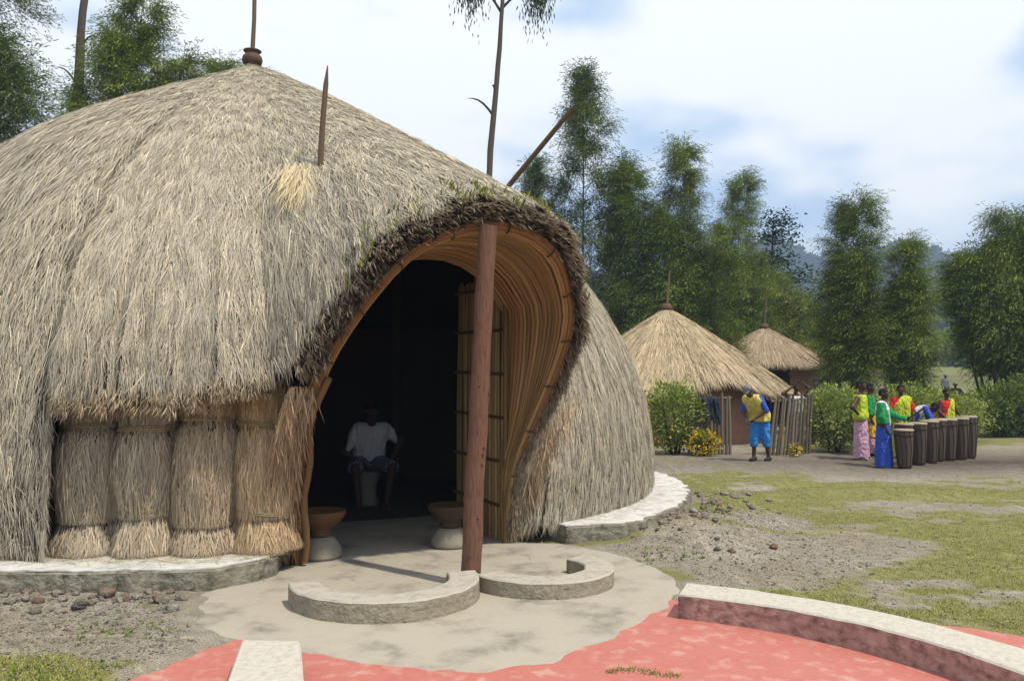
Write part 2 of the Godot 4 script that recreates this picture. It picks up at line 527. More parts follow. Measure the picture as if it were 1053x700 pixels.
func large_hut() -> void:
	make_edge()
	var hut := thing("thatched_hut", "large domed grass hut with hooded entrance and brown post in front", "hut", HUT)
	# the layer under the loose straw, and the dark inside
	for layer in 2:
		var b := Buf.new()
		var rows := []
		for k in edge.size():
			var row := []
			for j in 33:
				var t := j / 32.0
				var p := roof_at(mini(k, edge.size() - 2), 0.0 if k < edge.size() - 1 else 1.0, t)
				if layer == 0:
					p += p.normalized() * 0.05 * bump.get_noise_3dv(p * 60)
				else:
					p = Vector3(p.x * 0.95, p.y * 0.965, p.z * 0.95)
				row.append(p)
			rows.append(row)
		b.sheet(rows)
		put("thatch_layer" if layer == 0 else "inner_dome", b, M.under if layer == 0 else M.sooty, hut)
	# loose straw all over it
	var s := Buf.new()
	var total := edge_at[edge_at.size() - 1]
	var front_end := edge_at[0]
	for k in edge.size():
		if rad_to_deg(atan2(edge[k].e.x, edge[k].e.z)) > 100 and front_end == edge_at[0]: front_end = edge_at[k]
	var left_start := 0.0
	for k in edge.size():
		if edge[k].e.x < 0 and edge[k].e.z < -2.0: left_start = edge_at[k]
	var count := 360000
	for q in count:
		# most of it where the walls and roof face the yard
		var pick := q % 10
		var at := rng.randf() * front_end if pick < 6 else (lerpf(left_start, total, rng.randf()) if pick < 9 else rng.randf() * total)
		var k := clampi(edge_at.bsearch(at) - 1, 0, edge.size() - 2)
		var span := edge_at[k + 1] - edge_at[k]
		var f := clampf((at - edge_at[k]) / maxf(span, 1e-4), 0, 1)
		var t := pow(rng.randf(), 0.62)
		var p := roof_at(k, f, t)
		var p2 := roof_at(k, f, minf(t + 0.02, 1.0)) if t < 0.98 else p * 2.0 - roof_at(k, f, t - 0.02)
		var d := (p2 - p).normalized()
		var q2 := roof_at(k, minf(f + 0.3, 1.0), maxf(t, 0.1)) if f < 0.7 else roof_at(k, f - 0.3, maxf(t, 0.1)) * -1.0 + p * 2.0
		var up := d.cross(q2 - p)
		if up.length() < 1e-7: up = p.normalized()
		up = up.normalized()
		if up.dot(Vector3(p.x, 1.5, p.z)) < 0: up = -up
		# tufts lie askew together
		var lean := 0.34 * bump.get_noise_3dv(p * 130) + 0.25 * bump.get_noise_3dv(p * 420 + Vector3(7, 3, 1)) + rng.randf_range(-0.26, 0.26)
		if rng.randf() < 0.06: lean += rng.randf_range(-0.9, 0.9)
		d = (d + d.cross(up) * lean).normalized()
		var lump := bump.get_noise_3dv(p * 260 + Vector3(50, 0, 0))
		var length := rng.randf_range(0.14, 0.42)
		if t > 0.93: length *= 0.65
		var w := rng.randf_range(0.0026, 0.0065)
		var face := (up + d.cross(up) * rng.randf_range(-0.5, 0.5)).normalized()
		face = (face - d * face.dot(d)).normalized()
		var col := straw_color(p.y)
		col = Color(col.r * (1.0 + 0.25 * lump), col.g * (1.0 + 0.25 * lump), col.b * (1.0 + 0.22 * lump))
		s.blade(p + up * (0.012 + 0.04 * maxf(lump, -0.2) + rng.randf() * 0.025) - d * length * 0.3, d, face, length, w, rng.randf_range(-0.018, 0.022), col)
	put("loose_straw", s, M.straw, hut, "stuff")
	# paler straw pushed in round the stick on the left flank
	var pat := Buf.new()
	var origin := roof_point(STICK.x - 1.2, STICK.y - 0.01)
	var slope := (roof_point(STICK.x - 1.6, STICK.y + 0.12) - origin).normalized()
	var out := slope.cross(Vector3(slope.z, 0, -slope.x)).normalized()
	if out.y < 0: out = -out
	for q in 1300:
		var x := rng.randfn(0, 0.3)
		var base := origin + Vector3(x * 0.4 + 0.03, 0, 0) + slope * rng.randf_range(-0.12, 0.4) + out * rng.randf_range(-0.01, 0.075)
		var d := (slope + Vector3(x * 0.5 - 0.05, 0, 0) + Vector3(rng.randf_range(-0.22, 0.22), rng.randf_range(-0.1, 0.1), 0)).normalized()
		pat.blade(base, d, (out - d * out.dot(d)).normalized(), rng.randf_range(0.12, 0.45), rng.randf_range(0.003, 0.008), rng.randf_range(-0.05, 0.03), vary(Color(0.5, 0.42, 0.27), 0.3))
	put("straw_plug", pat, M.straw, hut, "stuff")
	# straw that has dropped on the ledge and the floor
	var fallen := Buf.new()
	for q in 900:
		var deg := rng.randf_range(-12, 15) if q % 3 else rng.randf_range(46, 80)
		var r := 5.62 + absf(rng.randfn(0, 0.16))
		var p := dir_of(deg) * r + Vector3.UP * 0.192
		if q % 9 == 0: p = DOOR + ALONG * rng.randf_range(-1.3, 1.6) + FACING * rng.randf_range(0.2, 1.6) + Vector3.UP * 0.004
		elif r > 5.95: continue
		var a := rng.randf() * TAU
		fallen.blade(p, Vector3(cos(a), 0.02, sin(a)), Vector3.UP, rng.randf_range(0.05, 0.2), rng.randf_range(0.003, 0.006), 0.006, vary(Color(0.46, 0.38, 0.24), 0.3))
	put("fallen_straw", fallen, M.straw, hut, "stuff")
	hood(hut)
	bundles(hut)
	inside(hut)
	finials(hut)
	plinth(hut)

func hood(hut: Node3D) -> void:
	# the thick rotten edge of the thatch along the eave and round the hood
	var b := Buf.new()
	var rows := []
	var cols := []
	var s := Buf.new()
	var moss := Buf.new()
	for k in edge.size() - 1:
		var e: Dictionary = edge[k]
		if not e.rim: continue
		var p: Vector3 = e.e
		var flat := Vector3(p.x, 0, p.z).normalized()
		var down: Vector3 = (e.e - e.p2).normalized()
		var eave := k < hood_from
		var along: Vector3 = (edge[k + 1].e - edge[maxi(k - 1, 0)].e).normalized()
		var inward := Vector3.DOWN if eave else -arch_out(clampf(lerpf(0.24, 0.985, (k - hood_from) / 109.0), 0, 1))
		var thick: float = 0.13 if eave else e.thick * 0.8
		if k == hood_from:
			b.sheet(rows, false, Color.WHITE, cols)
			rows = []
			cols = []
		var row := []
		var crow := []
		for j in 9:
			var u := j / 8.0
			var q := p + inward * thick * u * 1.1 + down * 0.05 * sin(u * PI) - flat * (0.55 if eave else 0.12) * maxf(u - 0.65, 0) * 2.0 + (Vector3.UP * 0.3 * maxf(u - 0.65, 0) if eave else Vector3.ZERO)
			q += Vector3(bump.get_noise_3dv(p * 500 + Vector3(u * 200, 0, 0)), bump.get_noise_3dv(p * 500 + Vector3(0, u * 200, 40)), bump.get_noise_3dv(p * 500 + Vector3(0, 90, u * 200))) * minf(0.08, thick * 0.36)
			row.append(q)
			crow.append(vary(Color(0.13, 0.095, 0.065), 0.4))
			if u < 0.8:
				for r in (20 if j < 5 else 12):
					var pos: Vector3 = q + along * rng.randf_range(-0.03, 0.03)
					var d: Vector3 = (down * rng.randf_range(0.5, 1.2) + inward * rng.randf_range(-0.3, 0.6) + flat * rng.randf_range(0.1, 0.7) + along * rng.randf_range(-0.5, 0.5)).normalized()
					var face := Vector3(rng.randf_range(-1, 1), rng.randf_range(0, 1), rng.randf_range(-0.3, 1))
					face = (face - d * face.dot(d)).normalized()
					var low := smoothstep(2.2, 1.3, q.y)
					var col := (vary(Color(0.34, 0.28, 0.2), 0.4) if j < 3 or rng.randf() < 0.28 + 0.5 * low else vary(Color(0.12, 0.088, 0.06), 0.4)).lerp(Color(0.33, 0.2, 0.1), 0.35 * low * rng.randf())
					s.blade(pos - d * 0.02, d, face, rng.randf_range(0.05, 0.16), rng.randf_range(0.004, 0.009), 0.01, col)
		# weeds and moss rooted along the top of the hood
		var share := (k - hood_from) / 109.0
		if not eave and share > 0.12 and share < 0.8:
			var m := bump.get_noise_1d(k * 17.0 + 400) + 0.22 * (1.0 - absf(share - 0.4) * 3.0)
			if m > 0.0:
				for r in int(m * 42):
					var pos: Vector3 = p + along * rng.randf_range(-0.06, 0.06) - down * rng.randf_range(-0.1, 0.22) * (1.0 + m) + Vector3.UP * 0.03
					var d := Vector3(rng.randf_range(-0.5, 0.5), 1.0, rng.randf_range(-0.2, 0.8)).normalized()
					var face := (FACING - d * FACING.dot(d)).normalized()
					moss.blade(pos, d, face, rng.randf_range(0.03, 0.1), rng.randf_range(0.006, 0.016), 0.03, vary([Color(0.16, 0.2, 0.03), Color(0.22, 0.22, 0.05), Color(0.09, 0.13, 0.03)][rng.randi() % 3], 0.3))
		rows.append(row)
		cols.append(crow)
	b.sheet(rows, false, Color.WHITE, cols)
	var rim := put("thatch_lip", b, M.rot, hut)
	rim.set_meta("label", "ragged dark rotten edge of the thatch over the entrance")
	put("stubble", s, M.straw, rim, "stuff")
	put("weeds", moss, M.grass, rim, "stuff")
	# the lining of bent reeds between the arch and the door opening
	var lining := Node3D.new()
	lining.name = "hood_lining"
	hut.add_child(lining)
	var n_reed := 46
	for r in n_reed:
		var v := (r + 0.5) / n_reed
		var pts := []
		var radii := []
		var wob := rng.randf() * 100
		for k in 41:
			var t := k / 40.0
			pts.append(lining_at(t, v) + arch_out(t) * -0.006 * (r % 3) + Vector3.ONE * 0.012 * bump.get_noise_2d(wob, t * 260))
			radii.append(0.019)
		var rb := Buf.new()
		var col := vary(Color(0.46, 0.245, 0.095).lerp(Color(0.58, 0.39, 0.18), rng.randf()), 0.42)
		rb.tube(pts, radii, 6, col)
		put("reed", rb, M.reed, lining)
	var back := Buf.new()
	rows = []
	for k in 41:
		var row := []
		for j in 9: row.append(lining_at(k / 40.0, j / 8.0) + arch_out(k / 40.0) * 0.022)
		rows.append(row)
	back.sheet(rows)
	put("backing", back, M.matting, lining)
	# bundled reeds bound along the lip itself
	for q in 5:
		var rb := Buf.new()
		var pts := []
		for k in 61:
			var t := k / 60.0
			pts.append(arch_point(t) + arch_out(t) * (0.02 + 0.028 * (q % 3)) + FACING * (0.03 * (q / 3) - 0.015) + Vector3.ONE * 0.01 * bump.get_noise_2d(q * 40.0, t * 300))
		rb.tube(pts, [0.026], 7, vary(Color(0.36, 0.19, 0.075), 0.25))
		put("lip_reed", rb, M.reed, lining)
	for k in 15:
		var t := lerpf(0.06, 0.97, k / 14.0)
		var rb := Buf.new()
		var ring := []
		for a in 13:
			ring.append(arch_point(t) + arch_out(t) * (0.042 + 0.068 * cos(TAU * a / 12)) + FACING * 0.058 * sin(TAU * a / 12))
		rb.tube(ring, [0.007], 5, Color(0.1, 0.07, 0.045))
		put("binding", rb, M.reed, lining)
	# ragged dry grass hanging by the jambs, orange with smoke and dust
	var jam := Buf.new()
	for q in 3600:
		var right := q % 7 < 2
		var h := 0.2 + 1.5 * rng.randf() * rng.randf() if right else rng.randf_range(0.2, 1.66)
		var t := 0.99 - h * 0.16 if right else 0.01 + h * 0.14
		var p := arch_point(t) + arch_out(t) * (rng.randf_range(0.03, 0.22) if right else rng.randf_range(0.05, 0.3)) - FACING * rng.randf_range(0.02, 0.14) + (ALONG * 0.1 if right else Vector3.ZERO)
		p.y = h
		var d := Vector3(rng.randf_range(-0.35, 0.35), -1, rng.randf_range(-0.1, 0.3)).normalized()
		var face := (Vector3(rng.randf_range(-0.6, 0.6), 0, 1) - d * 0.0).normalized()
		face = (face - d * face.dot(d)).normalized()
		jam.blade(p, d, face, rng.randf_range(0.08, 0.26), rng.randf_range(0.005, 0.012), rng.randf_range(-0.01, 0.04), vary(Color(0.38, 0.21, 0.1).lerp(Color(0.42, 0.34, 0.23), rng.randf() if not right else 0.45 + 0.55 * rng.randf()), 0.35))
	put("jamb_grass", jam, M.straw, hut, "stuff")
	# the crooked stick at the left jamb
	var jb := Buf.new()
	var pts2 := []
	for k in 12:
		var p := arch_point(0.005 + k * 0.021) + ALONG * (0.02 * sin(k * 1.3)) + FACING * 0.08
		p.y = maxf(p.y, 0.0)
		pts2.append(p)
	jb.tube(pts2, [0.036, 0.034, 0.032, 0.034, 0.03], 8, Color(0.28, 0.17, 0.08))
	put("jamb_stick", jb, M.reed, hut)
	# reed screen along the passage, from the right jamb inwards
	var scr := Node3D.new()
	scr.name = "reed_screen"
	hut.add_child(scr)
	var foot := DOOR + ALONG * 1.08
	for k in 34:
		var rb := Buf.new()
		var x := k * 0.037
		var p := foot - FACING * x + ALONG * (0.02 * (k % 2) + rng.randf_range(-0.006, 0.006))
		var top := 2.86 + rng.randf_range(-0.05, 0.05)
		rb.tube([p, p + Vector3(rng.randf_range(-0.01, 0.01), top * 0.5, 0), p + Vector3(rng.randf_range(-0.015, 0.015), top, 0)], [rng.randf_range(0.016, 0.022), 0.019, 0.015], 7, vary(Color(0.52, 0.37, 0.17), 0.3))
		put("reed", rb, M.reed, scr)
	for k in 6:
		var rb := Buf.new()
		var h := 0.36 + k * 0.47
		for o in 2:
			rb.tube([foot + Vector3.UP * (h + 0.014 * o) - ALONG * 0.018 + FACING * 0.03, foot + Vector3.UP * (h + 0.014 * o + 0.03) - ALONG * 0.022 - FACING * 1.26], [0.011], 5, Color(0.22, 0.13, 0.055))
		put("tie", rb, M.reed, scr)
	var st := Buf.new()
	var sp := []
	for k in 16: sp.append(foot + FACING * (0.045 + 0.008 * sin(k * 2.1)) - ALONG * 0.03 + Vector3.UP * k * 0.18)
	st.tube(sp, [0.027, 0.024, 0.026], 7, Color(0.3, 0.19, 0.08))
	put("edge_stick", st, M.reed, scr)
	# the post under the lip
	var po := Buf.new()
	var base := Vector3(-0.35, 0, -6.98) - HUT
	var top := Vector3(-0.2, 3.0, -6.88) - HUT
	var pp := []
	var rr := []
	for k in 15:
		var u := k / 14.0
		pp.append(base.lerp(top, u) + Vector3(0.012 * bump.get_noise_1d(u * 140), 0, 0.012 * bump.get_noise_1d(u * 140 + 70)))
		rr.append(lerpf(0.086, 0.075, u) + 0.006 * bump.get_noise_1d(u * 300 + 9))
	po.tube(pp, rr, 20)
	var post := put("entrance_post", po, M.painted_post, hut)
	for k in 8:
		var kn := Buf.new()
		var u := rng.randf_range(0.04, 0.95)
		var a := rng.randf_range(-1.2, 1.4)
		var p := base.lerp(top, u) + Vector3(sin(a), 0, cos(a)) * lerpf(0.086, 0.077, u)
		kn.tube([p, p + Vector3(sin(a), 0.3, cos(a)) * 0.008], [0.012, 0.006], 7)
		put("knot", kn, M.painted_post, post)

func lining_at(t: float, v: float) -> Vector3:   # v 0 at the door opening, 1 at the lip
	var rim := arch_point(t)
	var p := arch_curve.sample_baked(t * arch_curve.get_baked_length(), true)
	var inner := DOOR + ALONG * clampf(p.x, -1.1, 1.1) + Vector3.UP * p.y * 0.985 - FACING * 0.05
	var mid := (rim + inner) * 0.5 + arch_out(t) * 0.09 * smoothstep(0.3, 2.0, p.y)
	return rim * v * v + mid * 2 * v * (1 - v) + inner * (1 - v) * (1 - v)

func bundles(hut: Node3D) -> void:
	# four upright sheaves of grass under the eave
	for k in 4:
		var deg := -3.0 + k * 5.5
		var mid := dir_of(deg) * 5.3
		var side := dir_of(deg + 90)
		var out := dir_of(deg)
		var half: float = [0.285, 0.262, 0.278, 0.268][k]
		var low: float = [0.5, 0.55, 0.46, 0.52][k]
		var high: float = [1.3, 1.27, 1.36, 1.31][k]
		var grip: float = [0.2, 0.14, 0.22, 0.11][k]
		var shape := func(h: float) -> float:   # bulge at a height
			var tie := exp(-pow((h - high) / 0.05, 2)) * grip + exp(-pow((h - low) / 0.05, 2)) * grip
			return (0.86 + 0.14 * sin(clampf((h - 0.5) / 0.82, 0, 1) * PI) + 0.2 * smoothstep(0.5, 0.2, h)) - tie
		var b := Buf.new()
		var rows := []
		for j in 29:
			var h := 0.16 + 1.56 * j / 28.0
			var row := []
			for q in 17:
				var a := lerpf(-1.75, 1.75, q / 16.0)
				var r: float = shape.call(h)
				row.append(mid + side * sin(a) * half * r + out * (cos(a) * 0.33 * r) + Vector3.UP * h)
			rows.append(row)
		b.sheet(rows)
		var sheaf := put("grass_bundle", b, M.under, hut)
		var s := Buf.new()
		for q in 8200:
			var a := rng.randf_range(-1.6, 1.6)
			var h := rng.randf_range(0.2, 1.72)
			var length := rng.randf_range(0.14, 0.36)
			if h > low and h - length < low - 0.02: length = h - low + 0.05
			if h > high + 0.02 and h - length < high - 0.02: length = h - high + 0.02
			if h - length < 0.18: length = maxf(h - 0.18, 0.03)
			var r0: float = shape.call(h)
			var r1: float = shape.call(h - length)
			var p := mid + side * sin(a) * half * r0 + out * cos(a) * 0.33 * r0 + Vector3.UP * h
			var a2 := a + rng.randfn(0, 0.17) + 0.2 * bump.get_noise_2d(a * 60 + k * 300, h * 150)
			var e := mid + side * sin(a2) * half * r1 + out * cos(a2) * 0.33 * r1 + Vector3.UP * (h - length)
			var up := (side * sin(a) + out * cos(a)).normalized()
			var d := (e - p).normalized()
			var face := (up + side * rng.randf_range(-0.7, 0.7)).normalized()
			face = (face - d * face.dot(d)).normalized()
			var col := straw_color(h)
			col = col.lerp(vary(Color(0.54, 0.36, 0.18), 0.25), [0.22, 0.25, 0.38, 0.65][k] * (1.3 if h > 1.3 else 0.9))
			s.blade(p + up * (rng.randf_range(0.0, 0.04) + 0.03 * bump.get_noise_2d(a * 90 + k * 70, h * 60)), d, face, length, rng.randf_range(0.0045, 0.0105), rng.randf_range(-0.01, 0.05), col)
		put("straw", s, M.straw, sheaf, "stuff")
		for h in [high, low]:
			var t := Buf.new()
			for w in 2:
				var pts := []
				for q in 13:
					var a := lerpf(-1.5, 1.5, q / 12.0)
					var r: float = shape.call(h) + 0.24
					pts.append(mid + side * sin(a) * half * r + out * cos(a) * 0.34 * r + Vector3.UP * (h + 0.016 * w + 0.02 * sin(a * 1.4 + k)))
				t.tube(pts, [0.0075], 5, vary(Color(0.45, 0.35, 0.2), 0.2))
			put("tie", t, M.reed, sheaf)

func inside(hut: Node3D) -> void:
	var wall := Buf.new()
	var wr := []
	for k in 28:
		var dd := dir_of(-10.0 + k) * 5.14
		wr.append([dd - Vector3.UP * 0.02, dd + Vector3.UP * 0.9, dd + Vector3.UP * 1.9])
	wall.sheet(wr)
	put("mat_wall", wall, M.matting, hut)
	# a partition of mats across the hut, and two roof posts
	var b := Buf.new()
	var rows := []
	for k in 25:
		var x := lerpf(-4.2, 4.2, k / 24.0)
		rows.append([Vector3(x, 0.02, -1.5 + 0.03 * sin(k * 1.7)), Vector3(x, 1.4, -1.5), Vector3(x, 2.6, -1.5 - 0.02 * sin(k))])
	b.sheet(rows)
	put("mat_partition", b, M.matting, hut)
	for x in [-0.6, 1.6]:
		var p := Buf.new()
		p.tube([Vector3(x, 0, -0.6), Vector3(x + 0.03, 2.4, -0.62), Vector3(x, 4.9, -0.6)], [0.09, 0.085, 0.07], 10)
		put("roof_post", p, M.matting, hut)

func finials(hut: Node3D) -> void:
	var pot := Buf.new()
	pot.lathe([Vector2(0.02, 0.0), Vector2(0.1, 0.0), Vector2(0.145, 0.04), Vector2(0.16, 0.095), Vector2(0.145, 0.15), Vector2(0.11, 0.185), Vector2(0.1, 0.2), Vector2(0.135, 0.232), Vector2(0.14, 0.245), Vector2(0.1, 0.243), Vector2(0.02, 0.22)], 24, Color.WHITE, PEAK + Vector3(0, 0.0, 0))
	var p := put("finial_pot", pot, M.clay, hut)
	p.set_meta("label", "round brown clay pot on the peak of the roof")
	var r := Buf.new()
	r.tube([PEAK + Vector3(0, 0.2, 0), PEAK + Vector3(0.02, 0.75, 0), PEAK + Vector3(0.02, 1.3, 0), PEAK + Vector3(0.03, 2.0, 0)], [0.037, 0.034, 0.034, 0.028], 8)
	put("finial_rod", r, M.stick, hut)
	var a := Buf.new()
	var o := roof_point(STICK.x, STICK.y) - Vector3.UP * 0.1
	a.tube([o, o + Vector3(0.01, 0.35, 0.0), o + Vector3(0.03, 0.7, 0.0), o + Vector3(0.05, 0.98, 0.0), o + Vector3(0.065, 1.17, 0.0)], [0.03, 0.03, 0.028, 0.026, 0.005], 8)
	put("roof_stick", a, M.stick, hut)
	var c := Buf.new()
	var foot := Vector3(-0.38, 3.45, -9.1) - HUT
	var tip := Vector3(0.63, 4.42, -8.0) - HUT
	c.tube([foot, foot.lerp(tip, 0.4), foot.lerp(tip, 0.92), tip], [0.03, 0.028, 0.025, 0.005], 8)
	var l := put("roof_stick", c, M.stick, hut)
	l.set_meta("label", "long stick slanting up out of the hood")

func plinth(hut: Node3D) -> void:
	# a low plastered ledge round the foot of the hut, broken at the entrance
	for part in [[45.5, 175.0, "right"], [-70.0, 15.4, "left"]]:
		var outline := []
		var deg: float = part[0]
		while deg <= part[1]:
			outline.append(Vector2(dir_of(deg).x, dir_of(deg).z) * (6.08 + 0.06 * bump.get_noise_1d(deg * 14) + 0.03 * bump.get_noise_1d(deg * 60) - (0.35 * smoothstep(52, 45, deg) if part[0] > 0 else 0.45 * smoothstep(9, 16, deg))))
			deg += 0.7
		deg = part[1]
		while deg >= part[0]:
			outline.append(Vector2(dir_of(deg).x, dir_of(deg).z) * 5.05)
			deg -= 2.0
		var b := Buf.new()
		b.slab(outline, -0.06, 0.165, 0.012, Color.WHITE, func(p: Vector3) -> Vector3:
			var f := 0.035 * bump.get_noise_3dv(p * 150) + 0.02 * bump.get_noise_3dv(p * 220)
			return p + Vector3(p.x, 0, p.z).normalized() * f * (1.0 if p.y < 0.16 else 0.4))
		var body := put("plinth", b, M.stone_base, hut)
		# the skin of plaster over it, in a sheet of its own
		var t := Buf.new()
		var inner := []
		for p in outline:
			inner.append(p * (1.0 - 0.004 + 0.002 * bump.get_noise_2dv(p * 100)) if p.length() > 5.2 else p)
		t.slab(inner, 0.168, 0.186, 0.006, Color.WHITE, func(p: Vector3) -> Vector3: return p + Vector3.UP * 0.006 * bump.get_noise_3dv(p * 120) + Vector3(p.x, 0, p.z).normalized() * (0.03 * bump.get_noise_3dv(p * 150) + 0.012 * bump.get_noise_3dv(p * 220)))
		put("plaster_top", t, M.plaster, body)

# ---- the ground ----------------------------------------------------------
var patch := FastNoiseLite.new()
var cover := FastNoiseLite.new()

func blob(x: float, z: float, cx: float, cz: float, rx: float, rz: float) -> float:
	return clampf(1.0 - Vector2((x - cx) / rx, (z - cz) / rz).length(), 0, 1)

func terrace_reach(a: float) -> float:   # how far the red floor runs from its middle, by direction
	var w := fposmod(a, TAU)
	return 3.0 + 0.05 * bump.get_noise_1d(w * 470) - 0.3 * smoothstep(0.5, 1.0, -sin(w)) + 0.66 * smoothstep(2.5, 2.1, w) * smoothstep(0.9, 1.3, w)

func on_terrace(x: float, z: float) -> float:
	var d := Vector2(x - 0.3, z + 3.7)
	return terrace_reach(atan2(d.x, d.y)) - d.length()

func ground_height(x: float, z: float) -> float:
	var h := 0.05 * patch.get_noise_2d(x * 0.35, z * 0.35) + 0.018 * bump.get_noise_2d(x * 70, z * 70)
	var hut := Vector2(x - HUT.x, z - HUT.z).length()
	h += 0.22 * blob(x, z, 1.9, -9.2, 1.1, 1.4) + 0.12 * blob(x, z, 2.9, -11.2, 1.0, 2.0)    # spoil heaped by the plinth
	h += 0.1 * blob(x, z, 5.5, -12.5, 2.0, 0.7) + 0.08 * blob(x, z, 4.2, -13.5, 1.5, 0.6)
	var flat := smoothstep(6.4, 5.7, hut)
	flat = maxf(flat, smoothstep(-0.25, 0.05, on_terrace(x, z)))
	var rag := 0.16 * bump.get_noise_2d(x * 60, z * 60)
	flat = maxf(flat, smoothstep(2.2 + rag, 1.85 + rag, Vector2(x + 0.5, z + 6.9).length()))
	flat = maxf(flat, smoothstep(0.95, 0.7, Vector2(x - 0.6, z + 7.6).length()))
	h = lerpf((h * 0.4 + 0.018 if Vector2(x + 0.5, z + 6.9).length() < 2.8 else h + 0.006), -0.013, flat)
	# fields rising beyond the compound
	var far := maxf(0.0, -z - 34.0)
	h += far * 0.052 * smoothstep(0, 30, far) + 0.5 * patch.get_noise_2d(x * 0.05, z * 0.05) * smoothstep(20, 60, far)
	return h

func grass_share(x: float, z: float) -> float:
	var g := 0.46 + 0.85 * cover.get_noise_2d(x * 0.9, z * 1.7) + 0.32 * bump.get_noise_2d(x * 40, z * 60)
	g += 0.12 + 0.6 * blob(x, z, 7.0, -8.5, 7.5, 6.5) + 0.3 * blob(x, z, 3.5, -13.0, 2.5, 3.0)
	g -= 1.05 * blob(x, z, 2.5, -8.5, 2.1, 2.8)                       # bare earth by the terrace
	g -= 1.9 * blob(x, z, 10.5, -17.2, 10.0, 3.6) + 0.9 * blob(x, z, 5.3, -20.0, 1.5, 5.0)   # trodden yard and gateway
	g -= 1.0 * blob(x, z, 5.2, -11.2, 1.9, 0.9)
	g -= 1.1 * blob(x, z, -3.4, -6.0, 3.2, 1.3)                       # gravel at the foot of the plinth
	g += 0.4 * blob(x, z, -3.0, -4.7, 1.6, 0.6)
	if z < -24: g = 0.75 + 0.4 * cover.get_noise_2d(x * 0.3, z * 1.2)
	return clampf(g, 0, 1)

func ground() -> void:
	var xs := PackedFloat32Array()
	var zs := PackedFloat32Array()
	var x := -6.5
	while x < 12.5:
		xs.append(x); x += 0.065
	var step := 0.1
	while x < 900:
		xs.append(x); x += step; step *= 1.16
	step = 0.1
	x = -6.6
	var left := PackedFloat32Array()
	while x > -900:
		left.append(x); x -= step; step *= 1.16
	left.reverse()
	xs = left + xs
	var z := -4.2
	while z > -22:
		zs.append(z); z -= 0.065
	step = 0.1
	while z > -700:
		zs.append(z); z -= step; step *= 1.1
	var near := PackedFloat32Array([60, 30, 15, 8, 4, 1, -1, -2.5, -3.4, -3.9])
	zs = near + zs
	var b := Buf.new()
	var w := xs.size()
	var soil := Color(0.36, 0.315, 0.245)
	var ash := Color(0.385, 0.35, 0.295)
	var road := Color(0.2, 0.17, 0.14)
	var turf := Color(0.285, 0.28, 0.1)
	var moss := Color(0.25, 0.25, 0.075)
	b.v.resize(w * zs.size()); b.n.resize(b.v.size()); b.c.resize(b.v.size())
	for a in zs.size():
		for k in w:
			var px := xs[k]
			var pz := zs[a]
			var y := ground_height(px, pz)
			var e := 0.04 if pz > -25 else 0.5
			b.v[a * w + k] = Vector3(px, y, pz)
			b.n[a * w + k] = Vector3(y - ground_height(px + e, pz), e, y - ground_height(px, pz + e)).normalized()
			var g := smoothstep(0.38, 0.62, grass_share(px, pz))
			var tone := bump.get_noise_2d(px * 25, pz * 25)
			var col := soil.lerp(ash, 0.5 + tone).lerp(road, blob(px, pz, 10, -17.5, 11, 3.4) * 1.5 if pz < -13 else 0.0)
			var green := turf.lerp(moss, clampf(0.35 + 0.9 * cover.get_noise_2d(px * 2.0 + 50, pz * 3.0), 0, 1))
			if pz < -34:
				green = Color(0.15, 0.17, 0.045).lerp(Color(0.12, 0.085, 0.05), smoothstep(0.1, 0.35, sin(pz * 0.24 + px * 0.02 + 2.0 * patch.get_noise_2d(px * 0.1, pz * 0.1))) * 0.8)
			col = col.lerp(green, g * 0.9)
			var speck := 1.0 + 0.3 * bump.get_noise_2d(px * 330, pz * 330)
			b.c[a * w + k] = Color(col.r * speck, col.g * speck, col.b * speck)
	for a in zs.size() - 1:
		for k in w - 1:
			var p := a * w + k
			b.i.append_array([p, p + w, p + 1, p + 1, p + w, p + w + 1])
	put("ground", b, M.ground, self, "structure")

